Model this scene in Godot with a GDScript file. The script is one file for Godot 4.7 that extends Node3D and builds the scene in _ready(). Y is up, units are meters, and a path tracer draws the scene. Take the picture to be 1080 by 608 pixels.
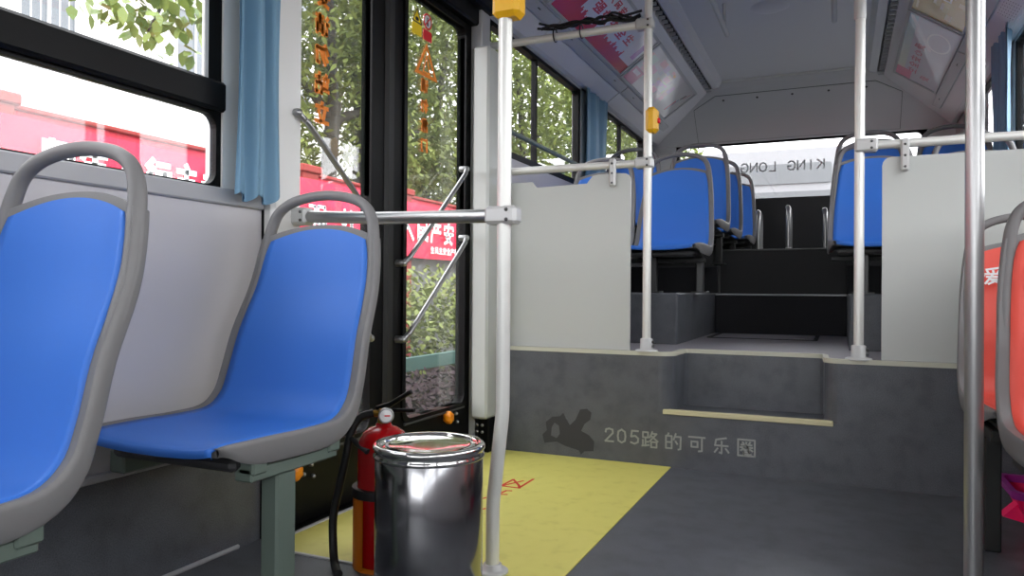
extends Node3D
# Interior of a city bus looking from the front towards the raised rear, rear door on the left.
# x to the right, y up, rear of the bus towards -z; y = 0 is the low floor.

const WL := -1.485      # inner face of the door-side wall
const WR := 0.795       # inner face of the other wall
const ZF := 3.2         # front end
const ZR := -6.4        # rear end
const RZ := -2.95       # first riser
var M := {}
var used := {}
var rng := RandomNumberGenerator.new()

func _ready() -> void:
	rng.seed = 11
	# ---------------------------------------------------------------- camera
	var cam := Camera3D.new()
	cam.name = "camera"
	cam.fov = rad_to_deg(2.0 * atan(304.0 / 775.0))
	cam.near = 0.02
	cam.far = 400.0
	add_child(cam)
	var b := Basis(Vector3.UP, deg_to_rad(24.0)) * Basis(Vector3.RIGHT, deg_to_rad(0.28)) * Basis(Vector3.BACK, deg_to_rad(0.4))
	cam.transform = Transform3D(b, Vector3(0, 0.70, 0))
	cam.current = true
	# ---------------------------------------------------------------- sky and exposure: bright overcast day
	var we := WorldEnvironment.new()
	we.name = "world_environment"
	var env := Environment.new()
	env.background_mode = Environment.BG_SKY
	var sky := Sky.new()
	var sm := ProceduralSkyMaterial.new()
	sm.sky_top_color = Color(0.975, 0.985, 1.0)
	sm.sky_horizon_color = Color(0.985, 0.99, 1.0)
	sm.ground_horizon_color = Color(0.62, 0.62, 0.6)
	sm.ground_bottom_color = Color(0.55, 0.55, 0.53)
	sm.sky_energy_multiplier = 1.0
	sky.sky_material = sm
	env.sky = sky
	env.background_energy_multiplier = 1.0
	env.tonemap_mode = Environment.TONE_MAPPER_LINEAR
	env.tonemap_exposure = 6.2
	env.sdfgi_enabled = true
	env.ssao_enabled = true
	env.ssil_enabled = true
	we.environment = env
	add_child(we)

	make_materials()
	build_shell()
	build_platforms()
	build_door()
	build_seats()
	build_poles()
	build_small_things()
	build_ads()
	build_outside()

# ==================================================================== materials
func noise_tex(freq: float, stops: Array, sz := 512, oct := 4, sd := 3, kind := FastNoiseLite.TYPE_SIMPLEX_SMOOTH) -> NoiseTexture2D:
	var n := FastNoiseLite.new()
	n.noise_type = kind
	n.frequency = freq
	n.fractal_octaves = oct
	n.seed = sd
	var g := Gradient.new()
	var offs := PackedFloat32Array()
	var cols := PackedColorArray()
	for s in stops:
		offs.append(s[0])
		cols.append(s[1])
	g.offsets = offs
	g.colors = cols
	var t := NoiseTexture2D.new()
	t.noise = n
	t.width = sz
	t.height = sz
	t.seamless = true
	t.color_ramp = g
	return t

func mat(called: String, c: Color, rough := 0.6, metal := 0.0) -> StandardMaterial3D:
	var m := StandardMaterial3D.new()
	m.resource_name = called
	m.albedo_color = c
	m.roughness = rough
	m.metallic = metal
	M[called] = m
	return m

func tri(m: StandardMaterial3D, t: Texture2D, scale: float) -> void:
	m.albedo_texture = t
	m.uv1_triplanar = true
	m.uv1_world_triplanar = true
	m.uv1_scale = Vector3.ONE * scale

func make_materials() -> void:
	# speckled dark vinyl: a grain of pale and black flecks over soft scuffed patches
	var speck := noise_tex(0.22, [[0.0, Color(0.62, 0.63, 0.66)], [0.3, Color(0.86, 0.87, 0.9)], [0.62, Color(0.93, 0.94, 0.97)], [0.72, Color(1, 1, 1)], [1.0, Color(1.0, 1.0, 1.0)]], 512, 2, 5)
	var scuff := noise_tex(0.008, [[0.0, Color(0.84, 0.84, 0.84)], [0.5, Color(0.95, 0.95, 0.95)], [1.0, Color(1, 1, 1)]], 512, 5, 9)
	var m := mat("floor_vinyl", Color(0.385, 0.392, 0.405), 0.42)
	tri(m, speck, 2.2)
	m.detail_enabled = true
	m.detail_blend_mode = BaseMaterial3D.BLEND_MODE_MUL
	m.detail_albedo = scuff
	m = mat("aisle_vinyl", Color(0.58, 0.56, 0.57), 0.5)
	tri(m, speck, 2.2)
	m = mat("dark_carpet", Color(0.13, 0.13, 0.145), 0.8)
	tri(m, speck, 2.0)
	m = mat("yellow_vinyl", Color(0.82, 0.79, 0.42), 0.5)
	tri(m, noise_tex(0.03, [[0.0, Color(0.93, 0.925, 0.89)], [0.35, Color(0.985, 0.985, 0.97)], [1.0, Color(1, 1, 1)]], 512, 5, 21), 0.8)
	mat("panel_grey", Color(0.71, 0.70, 0.71), 0.42)
	mat("sill_grey", Color(0.62, 0.62, 0.63), 0.4)
	mat("pillar_white", Color(0.86, 0.86, 0.85), 0.4)
	mat("ceiling_grey", Color(0.83, 0.83, 0.84), 0.45)
	mat("ceiling_rear", Color(0.82, 0.82, 0.825), 0.5)
	mat("rail_grey", Color(0.68, 0.685, 0.695), 0.4)
	mat("partition", Color(0.715, 0.725, 0.71), 0.3)
	m = mat("black_frame", Color(0.035, 0.034, 0.037), 0.45)
	m.metallic_specular = 0.28
	mat("black_rubber", Color(0.04, 0.04, 0.043), 0.6)
	mat("rear_black", Color(0.075, 0.075, 0.085), 0.6)
	m = mat("seat_frame", Color(0.455, 0.45, 0.45), 0.5)
	m = mat("seat_dark", Color(0.22, 0.22, 0.225), 0.5)
	m = mat("seat_blue", Color(0.19, 0.445, 0.815), 0.5)
	m = mat("seat_red", Color(0.90, 0.32, 0.26), 0.5)
	m = mat("steel", Color(0.62, 0.62, 0.62), 0.30, 0.85)
	m = mat("coated_pole", Color(0.86, 0.86, 0.84), 0.35, 0.25)
	m = mat("clamp_grey", Color(0.74, 0.74, 0.735), 0.4, 0.2)
	m = mat("bolt", Color(0.35, 0.35, 0.35), 0.4, 0.8)
	m = mat("brushed_steel", Color(0.60, 0.60, 0.61), 0.17, 1.0)
	m = mat("mirror_steel", Color(0.82, 0.82, 0.81), 0.07, 1.0)
	m = mat("leg_green", Color(0.36, 0.41, 0.375), 0.45)
	mat("leg_black", Color(0.10, 0.105, 0.10), 0.5)
	m = mat("curtain", Color(0.42, 0.57, 0.67), 0.62)
	m.backlight_enabled = true
	m.backlight = Color(0.10, 0.17, 0.22)
	m.rim_enabled = true
	m.rim = 0.3
	mat("orange_knob", Color(0.93, 0.55, 0.05), 0.4)
	mat("yellow_plastic", Color(0.90, 0.68, 0.06), 0.4)
	mat("edge_trim", Color(0.74, 0.735, 0.67), 0.4)
	mat("edge_yellow", Color(0.78, 0.75, 0.60), 0.4)
	mat("extinguisher_red", Color(0.62, 0.03, 0.05), 0.25)
	mat("extinguisher_orange", Color(0.78, 0.42, 0.06), 0.4)
	mat("brass", Color(0.78, 0.62, 0.28), 0.3, 0.9)
	mat("white_paint", Color(0.93, 0.93, 0.93), 0.5)
	mat("cream_print", Color(0.60, 0.61, 0.59), 0.6)
	mat("dark_stain", Color(0.19, 0.19, 0.21), 0.6)
	mat("red_paint", Color(0.78, 0.14, 0.06), 0.6)
	mat("orange_film", Color(0.90, 0.50, 0.08), 0.5)
	mat("sign_yellow", Color(0.95, 0.82, 0.05), 0.5)
	mat("sign_red", Color(0.85, 0.08, 0.14), 0.5)
	mat("black_ink", Color(0.03, 0.03, 0.03), 0.6)
	mat("pink_plastic", Color(0.95, 0.06, 0.38), 0.3)
	mat("purple_plastic", Color(0.55, 0.13, 0.50), 0.35)
	mat("cable", Color(0.03, 0.03, 0.03), 0.5)
	m = mat("glass", Color(1, 1, 1, 0.02), 0.0)
	m.transparency = BaseMaterial3D.TRANSPARENCY_ALPHA
	m = mat("tinted_glass", Color(0.95, 1, 0.97, 0.025), 0.0)
	m.transparency = BaseMaterial3D.TRANSPARENCY_ALPHA
	m = mat("faded_film", Color(0.80, 0.81, 0.82, 0.82), 0.6)
	m.transparency = BaseMaterial3D.TRANSPARENCY_ALPHA
	# outside
	m = mat("asphalt", Color(0.46, 0.46, 0.46), 0.9)
	tri(m, speck, 0.8)
	m = mat("pavement", Color(0.62, 0.60, 0.57), 0.9)
	tri(m, scuff, 0.5)
	m = mat("soil", Color(0.15, 0.115, 0.09), 0.95)
	m = mat("fence_red", Color(0.86, 0.20, 0.30), 0.7)
	tri(m, noise_tex(0.01, [[0.0, Color(0.85, 0.8, 0.8)], [1.0, Color(1, 1, 1)]], 512, 4, 33), 0.4)
	mat("fence_grey", Color(0.40, 0.40, 0.385), 0.8)
	mat("brick_red", Color(0.55, 0.17, 0.14), 0.8)
	m = mat("banner_red", Color(0.93, 0.10, 0.27), 0.6)
	m.backlight_enabled = true
	m.backlight = Color(0.35, 0.03, 0.08)
	mat("facade", Color(0.93, 0.92, 0.91), 0.8)
	mat("facade_pink", Color(0.93, 0.80, 0.78), 0.8)
	mat("facade_window", Color(0.42, 0.44, 0.46), 0.25)
	mat("facade_frame", Color(0.82, 0.82, 0.82), 0.5)
	mat("teal_paint", Color(0.16, 0.32, 0.28), 0.5)
	m = mat("bark", Color(0.27, 0.24, 0.19), 0.9)
	tri(m, noise_tex(0.05, [[0.0, Color(0.6, 0.6, 0.6)], [1.0, Color(1, 1, 1)]], 256, 4, 8), 1.2)
	m = mat("leaf", Color(1, 1, 1), 0.6)
	m.metallic_specular = 0.35
	m.vertex_color_use_as_albedo = true
	m.backlight_enabled = true
	m.backlight = Color(0.30, 0.35, 0.08)
	m = mat("ground_leaf", Color(1, 1, 1), 0.9)
	m.metallic_specular = 0.15
	m.vertex_color_use_as_albedo = true
	m = mat("leaf_bright", Color(0.50, 0.66, 0.20), 0.45)
	m.backlight_enabled = true
	m.backlight = Color(0.26, 0.30, 0.08)
	mat("bus_paint", Color(0.56, 0.56, 0.57), 0.35)
	mat("bus_glass", Color(0.40, 0.41, 0.42), 0.5)

# ==================================================================== mesh helpers
func nst() -> SurfaceTool:
	var s := SurfaceTool.new()
	s.begin(Mesh.PRIMITIVE_TRIANGLES)
	return s

func face(st: SurfaceTool, pts: Array, center: Vector3) -> void:
	var mid := Vector3.ZERO
	for p in pts:
		mid += p
	mid /= pts.size()
	var n: Vector3 = (pts[1] - pts[0]).cross(pts[2] - pts[0])
	var a := pts
	if n.dot(mid - center) > 0:
		a = pts.duplicate()
		a.reverse()
	for i in range(1, a.size() - 1):
		st.add_vertex(a[0])
		st.add_vertex(a[i])
		st.add_vertex(a[i + 1])

func box(st: SurfaceTool, lo: Vector3, hi: Vector3, bev := 0.0, xf := Transform3D()) -> void:
	st.set_smooth_group(-1)
	var c := (lo + hi) * 0.5
	var h := (hi - lo).abs() * 0.5
	bev = minf(bev, minf(h.x, minf(h.y, h.z)) * 0.95)
	var cc := xf * c
	for ax in 3:
		for s in [-1.0, 1.0]:
			var pts := []
			var u := (ax + 1) % 3
			var v := (ax + 2) % 3
			for k in [[-1, -1], [1, -1], [1, 1], [-1, 1]]:
				var p := Vector3.ZERO
				p[ax] = h[ax] * s
				p[u] = (h[u] - bev) * k[0]
				p[v] = (h[v] - bev) * k[1]
				pts.append(xf * (c + p))
			face(st, pts, cc)
	if bev > 0.0:
		for ax in 3:
			var u := (ax + 1) % 3
			var v := (ax + 2) % 3
			for su in [-1.0, 1.0]:
				for sv in [-1.0, 1.0]:
					var pts := []
					for k in [[0, -1.0], [0, 1.0], [1, 1.0], [1, -1.0]]:
						var p := Vector3.ZERO
						p[ax] = (h[ax] - bev) * k[1]
						p[u] = (h[u] if k[0] == 0 else h[u] - bev) * su
						p[v] = (h[v] - bev if k[0] == 0 else h[v]) * sv
						pts.append(xf * (c + p))
					face(st, pts, cc)
		for sx in [-1.0, 1.0]:
			for sy in [-1.0, 1.0]:
				for sz in [-1.0, 1.0]:
					var g := Vector3(sx, sy, sz)
					var pts := []
					for ax in 3:
						var p := (h - Vector3.ONE * bev) * g
						p[ax] = h[ax] * g[ax]
						pts.append(xf * (c + p))
					face(st, pts, cc)

func cbox(st: SurfaceTool, c: Vector3, s: Vector3, bev := 0.0, xf := Transform3D()) -> void:
	box(st, c - s * 0.5, c + s * 0.5, bev, xf)

func strip(st: SurfaceTool, rings: Array, closed: bool, group := 0) -> void:
	# rings: arrays of equally many points, one after another
	st.set_smooth_group(group)
	for i in rings.size() - 1:
		var a: Array = rings[i]
		var c: Array = rings[i + 1]
		var n := a.size()
		for k in (n if closed else n - 1):
			var k2 := (k + 1) % n
			st.add_vertex(a[k]); st.add_vertex(c[k]); st.add_vertex(c[k2])
			st.add_vertex(a[k]); st.add_vertex(c[k2]); st.add_vertex(a[k2])

func cap(st: SurfaceTool, ring: Array, flip: bool) -> void:
	st.set_smooth_group(-1)
	var mid := Vector3.ZERO
	for p in ring:
		mid += p
	mid /= ring.size()
	for k in ring.size():
		var k2 := (k + 1) % ring.size()
		st.add_vertex(mid)
		if flip:
			st.add_vertex(ring[k2]); st.add_vertex(ring[k])
		else:
			st.add_vertex(ring[k]); st.add_vertex(ring[k2])

func tube(st: SurfaceTool, pts: Array, r, seg := 14, flat := 1.0, up := Vector3.ZERO) -> void:
	var rings := []
	var nrm := Vector3.ZERO
	for i in pts.size():
		var t: Vector3
		if i == 0:
			t = pts[1] - pts[0]
		elif i == pts.size() - 1:
			t = pts[i] - pts[i - 1]
		else:
			t = (pts[i + 1] - pts[i]).normalized() + (pts[i] - pts[i - 1]).normalized()
		t = t.normalized()
		if i == 0:
			nrm = up if up != Vector3.ZERO else (Vector3.UP if absf(t.y) < 0.9 else Vector3.RIGHT)
		nrm = (nrm - t * nrm.dot(t)).normalized()
		var bi := t.cross(nrm)
		var rr: float = r[i] if r is Array else r
		var ring := []
		for k in seg:
			var a := TAU * k / seg
			ring.append(pts[i] + nrm * cos(a) * rr + bi * sin(a) * rr * flat)
		rings.append(ring)
	strip(st, rings, true, 0)
	cap(st, rings[0], false)
	cap(st, rings[-1], true)

func smooth(pts: Array, n := 6) -> Array:
	# Catmull-Rom through the points
	var o := []
	for i in pts.size() - 1:
		var p0: Vector3 = pts[maxi(i - 1, 0)]
		var p1: Vector3 = pts[i]
		var p2: Vector3 = pts[i + 1]
		var p3: Vector3 = pts[mini(i + 2, pts.size() - 1)]
		for k in n:
			o.append(p1.cubic_interpolate(p2, p0, p3, float(k) / n))
	o.append(pts[-1])
	return o

func lathe(st: SurfaceTool, prof: Array, seg := 40, at := Vector3.ZERO, sharp := false) -> void:
	var rings := []
	for p in prof:
		var ring := []
		for k in seg:
			var a := TAU * k / seg
			ring.append(at + Vector3(cos(a) * p[0], p[1], sin(a) * p[0]))
		rings.append(ring)
	if sharp:
		for i in rings.size() - 1:
			strip(st, [rings[i], rings[i + 1]], true, i + 1)
	else:
		strip(st, rings, true, 0)

func extrude(st: SurfaceTool, poly: PackedVector2Array, d: float, xf: Transform3D, smooth_sides := false) -> void:
	var idx := Geometry2D.triangulate_polygon(poly)
	st.set_smooth_group(-1)
	for i in range(0, idx.size(), 3):
		var a := []
		for k in 3:
			var p := poly[idx[i + k]]
			a.append(Vector3(p.x, p.y, 0))
		var n: Vector3 = (a[1] - a[0]).cross(a[2] - a[0])
		if n.z > 0:
			a.reverse()
		for p in a:
			st.add_vertex(xf * (p + Vector3(0, 0, d)))
		a.reverse()
		for p in a:
			st.add_vertex(xf * p)
	if smooth_sides:
		st.set_smooth_group(3)
	var ccw := not Geometry2D.is_polygon_clockwise(poly)
	for i in poly.size():
		var p := poly[i]
		var q := poly[(i + 1) % poly.size()]
		if not ccw:
			var w := p; p = q; q = w
		var A := xf * Vector3(p.x, p.y, 0)
		var B := xf * Vector3(q.x, q.y, 0)
		var C := xf * Vector3(q.x, q.y, d)
		var D := xf * Vector3(p.x, p.y, d)
		st.add_vertex(A); st.add_vertex(C); st.add_vertex(B)
		st.add_vertex(A); st.add_vertex(D); st.add_vertex(C)

func rrect(x0: float, y0: float, x1: float, y1: float, r: float, n := 5) -> PackedVector2Array:
	var o := PackedVector2Array()
	for k in [[x1 - r, y1 - r, 0.0], [x0 + r, y1 - r, PI / 2], [x0 + r, y0 + r, PI], [x1 - r, y0 + r, 1.5 * PI]]:
		for i in n + 1:
			var a: float = k[2] + PI / 2 * i / n
			o.append(Vector2(k[0] + cos(a) * r, k[1] + sin(a) * r))
	return o

func ring_frame(st: SurfaceTool, outer: PackedVector2Array, inner: PackedVector2Array, d: float, xf: Transform3D) -> void:
	var n := outer.size()
	st.set_smooth_group(-1)
	for i in n:
		var j := (i + 1) % n
		var q := [outer[i], outer[j], inner[j], inner[i]]
		var f := []
		var k := []
		for p in q:
			f.append(xf * Vector3(p.x, p.y, d))
			k.append(xf * Vector3(p.x, p.y, 0))
		var m: Vector3 = xf * Vector3(0, 0, d * 0.5)
		var back := xf.basis.z
		face(st, f, f[0] - back)
		face(st, k, k[0] + back)
		face(st, [f[0], f[1], k[1], k[0]], (f[2] + k[3]) * 0.5)
		face(st, [f[3], f[2], k[2], k[3]], (f[0] + k[1]) * 0.5)

# plane frames: XY polygons standing in the z-y plane of a side wall (local x = world -z, local y = world y, local z = world x)
func side_plane(x: float) -> Transform3D:
	return Transform3D(Basis(Vector3(0, 0, -1), Vector3(0, 1, 0), Vector3(1, 0, 0)), Vector3(x, 0, 0))

func ground_plane(y: float) -> Transform3D:
	# local x = world x, local y = world -z, local z = world y
	return Transform3D(Basis(Vector3(1, 0, 0), Vector3(0, 0, -1), Vector3(0, 1, 0)), Vector3(0, y, 0))

func numbered(called: String) -> String:
	var n: int = used.get(called, -1) + 1
	used[called] = n
	return called if n == 0 else "%s_%03d" % [called, n]

func part(called: String, st: SurfaceTool, m, parent: Node3D) -> MeshInstance3D:
	st.generate_normals()
	return put_mesh(called, st.commit(), m, parent)

func put_mesh(called: String, mesh: Mesh, m, parent: Node3D) -> MeshInstance3D:
	var o := MeshInstance3D.new()
	o.name = numbered(called) if parent == self else called
	o.mesh = mesh
	o.material_override = M[m] if m is String else m
	parent.add_child(o, true)
	return o

func thing(called: String, label: String, category: String, at := Vector3.ZERO, group := "") -> Node3D:
	var o := Node3D.new()
	o.name = numbered(called)
	add_child(o)
	o.position = at
	tag(o, label, category, group)
	return o

func tag(o: Node3D, label: String, category: String, group := "") -> void:
	o.set_meta("label", label)
	o.set_meta("category", category)
	if group:
		o.set_meta("group", group)

func struct(called: String, label := "", category := "") -> Node3D:
	var o := Node3D.new()
	o.name = numbered(called)
	add_child(o)
	o.set_meta("kind", "structure")
	if label:
		o.set_meta("label", label)
	if category:
		o.set_meta("category", category)
	return o

# ==================================================================== stroke lettering
const GLYPH := {
	"路": "1,1 4,1 4,4 1,4 1,1;2.5,4 2.5,9;2.5,6.5 4.3,6.5;1,5.5 1,9;0.5,9 4.6,8.3;6.5,0.5 5,4;6.2,1.6 9,1.6 5,6;6,3 9.7,6;5.8,6.4 9,6.4 9,9.4 5.8,9.4 5.8,6.4",
	"的": "2.5,0.5 1.8,2;1,2 4.3,2 4.3,9 1,9 1,2;1,5.5 4.3,5.5;6.6,0.5 5.4,4;6.2,2.2 9.4,2.2 9.2,9 8,9.4;6.4,4.8 7.5,6.4",
	"可": "0.5,1.5 9.5,1.5;7.8,1.5 7.8,9 6,9.3;2,4 5.4,4 5.4,7 2,7 2,4",
	"乐": "7.6,0.6 2.2,1.8 1.6,5 8.6,5;5.2,2.6 5.2,9.2 4,8.8;3,6.6 1.4,8.8;7.4,6.4 9,8.6",
	"圈": "0.6,0.6 9.4,0.6 9.4,9.4 0.6,9.4 0.6,0.6;3,2 3.6,2.8;7,1.8 6.4,2.8;2.2,3.4 7.8,3.4;1.8,4.8 8.2,4.8;5,2 4.2,4.8 2,6.6;5.4,4.8 8.2,6.6;3.4,6.2 6.2,6.2 6.2,7.4 3.6,7.4 3.6,8.6 7.4,8.6",
	"归": "1.2,1 1.2,6;3.2,0.5 3.2,7 1.5,9.5;4.8,1.4 9,1.4 9,9 4.8,9;4.8,5.2 9,5.2",
	"生": "2.6,1 1.2,4;2.2,2.6 8.6,2.6;5,0.6 5,9;2.2,5.6 8,5.6;0.8,9 9.4,9",
	"行": "3,0.5 0.8,3;3.2,3 0.8,6;2.2,5 2.2,9.5;4.6,1.8 9,1.8;4.2,4.4 9.6,4.4;7.4,4.4 7.4,9 6,9",
	"主": "4.8,0.4 5.6,1.6;1.4,2.6 8.6,2.6;5,2.6 5,9;2,5.6 8,5.6;0.6,9 9.4,9",
	"关": "3,0.5 4,2.2;7,0.5 6,2.2;1.6,3 8.4,3;0.8,5.4 9.2,5.4;5,3 5,5.6 1,9.4;5,5.8 9.2,9.4",
	"强": "0.8,1 3.6,1 3.6,3.4 1,3.4 1,5.8 3.6,5.8 3.4,9 2,9;5.4,0.8 9,0.8 9,3 5.4,3 5.4,0.8;5,4.4 9.4,4.4 9.4,6.6 5,6.6 5,4.4;7.2,3.2 7.2,8.8;4.6,9 9.6,8.4",
	"效": "2.8,0.4 3.2,1.4;0.6,2 5,2;1.8,3 0.8,4.6;3.8,3 4.8,4.6;4.2,4.6 0.8,9.2;1.4,5.2 4.8,9;6.8,0.6 5.4,4.6;6.2,3 9.6,3;8.6,3 5.2,9.4;6.2,4.6 9.6,9.4",
	"人": "5,0.6 4.6,4 0.8,9.4;5,4 9.4,9.4",
	"民": "1.6,1 8.4,1 8.4,4 1.8,4;1.6,1 1.6,9 4,7.8;1.8,6 9,6;5,4 7,8.4 9.4,9.2 9.4,7.6",
	"产": "4.8,0.2 5.2,1.2;1,1.8 9,1.8;3.2,2.6 3.8,4;6.8,2.6 6.2,4;1.4,4.8 9,4.8;1.6,4.8 0.8,9.4",
	"安": "4.8,0.2 5.2,1.4;1,3.2 1,1.8 9,1.8 9,3.2;4.6,2.8 2.6,6.6 8,9.4;7.2,4.6 5,8 1.2,9.4;0.8,5 9.2,5",
	"全": "5,0.4 0.8,4;5,0.4 9.2,4;2.6,4.6 7.4,4.6;5,4.6 5,9;2.2,6.8 7.8,6.8;1,9.2 9,9.2",
	"请": "1.4,0.8 2.2,2;0.6,3.8 2.2,3.8 2.2,8.8 3.6,7.6;4.4,1.4 9.4,1.4;5,2.8 8.8,2.8;4,4.2 9.6,4.2;6.9,0.4 6.9,4.2;5,5.4 9,5.4 9,9.4;5,5.4 5,9.4;5,6.8 9,6.8;5,8 9,8",
	"勿": "3.2,0.6 1,4.4;2.6,2.4 9,2.4 8.6,9 7,9;5,2.6 1.4,7.6;7,2.6 3,9.4",
	"靠": "3,0.6 2,2;2.4,1.4 8,1.4;1,2.8 9,2.8;5,0.4 5,2.8;2.6,3.6 7.4,3.6 7.4,4.8 2.6,4.8 2.6,3.6;4,5.2 4,9.4;6,5.2 6,9.4;1.4,6 4,6;1.2,7.4 4,7.4;1,8.8 4,8.8;6,6 8.6,6;6,7.4 8.8,7.4;6,8.8 9,8.8",
	"门": "1.4,0.6 2.4,2;1.4,2.4 1.4,9.4;3.4,1.4 8.8,1.4 8.8,9.2 7.4,9.2",
	"站": "2,0.6 2.6,2;0.6,2.6 4.4,2.6;1.4,3.8 1.8,7;3.8,3.8 3.2,7;0.4,8 4.8,7.4;7,0.4 7,5;7,2.6 9.6,2.6;5.4,5 9.2,5 9.2,9.2 5.4,9.2 5.4,5",
	"立": "4.8,0.4 5.2,2;1,2.6 9,2.6;3,4 4,8;7.2,4 5.8,9;0.6,9.2 9.4,9.2",
	"爱": "8,0.6 2,1.6;2.4,2.4 3,3.6;5,2.2 5.2,3.4;7.8,2 7,3.4;0.8,5.2 1,4 9,4 9,5.2;2,5.6 8,5.6;4.6,4.6 1.2,9.4;3.6,7 7.4,7 2.6,9.6;4,7.4 8.8,9.6",
	"心": "1.6,4 0.8,7;3,3 3.4,8.6 7.4,8.6 7.4,6.6;4.8,2 5.6,4;8,3.6 9.2,6",
	"2": "1.6,3 2,1.2 4,0.6 6.4,1.2 6.6,3.4 1.4,9 7,9",
	"0": "4,0.6 1.8,2 1.4,5 1.8,8 4,9.2 6.2,8 6.6,5 6.2,2 4,0.6",
	"K": "2,0.5 2,9.5;8,0.5 2.2,5.2;4,4 8.2,9.5",
	"I": "5,0.5 5,9.5",
	"N": "1.8,9.5 1.8,0.5 8.2,9.5 8.2,0.5",
	"G": "8,2.2 6,0.7 3.4,0.9 1.8,3 1.8,7 3.4,9.1 6.2,9.3 8.2,7.8 8.2,5.4 5.4,5.4",
	"L": "2.4,0.5 2.4,9.4 8,9.4",
	"O": "5,0.6 2.4,1.8 1.5,5 2.4,8.2 5,9.4 7.6,8.2 8.5,5 7.6,1.8 5,0.6",
	"5": "6.6,0.8 2.4,0.8 1.8,4.6 4.6,4 6.6,5.6 6.4,8 4.2,9.2 1.6,8.4",
}

func strokes(st: SurfaceTool, txt: String, size: float, thick: float, adv := 1.12, mirror := false, vertical := false, depth := 0.0015, digit_adv := 0.72) -> void:
	# flat lettering in the local XY plane, first character's upper left corner at the origin
	st.set_smooth_group(-1)
	var x := 0.0
	var y := 0.0
	for c in txt:
		if GLYPH.has(c):
			for s in GLYPH[c].split(";"):
				var pts := []
				for w in s.split(" ", false):
					var v = w.split(",")
					var px: float = float(v[0]) / 10.0
					if mirror:
						px = 1.0 - px
					pts.append(Vector2(x + px * size, y - float(v[1]) / 10.0 * size))
				for i in pts.size() - 1:
					var a: Vector2 = pts[i]
					var b: Vector2 = pts[i + 1]
					var d := (b - a).normalized() * thick * 0.5
					var n := Vector2(-d.y, d.x)
					a -= d * 0.6
					b += d * 0.6
					extrude(st, PackedVector2Array([a - n, b - n, b + n, a + n]), depth, Transform3D())
		if vertical:
			y -= size * adv
		else:
			x += size * (digit_adv if c in "0123456789" else adv)

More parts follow.
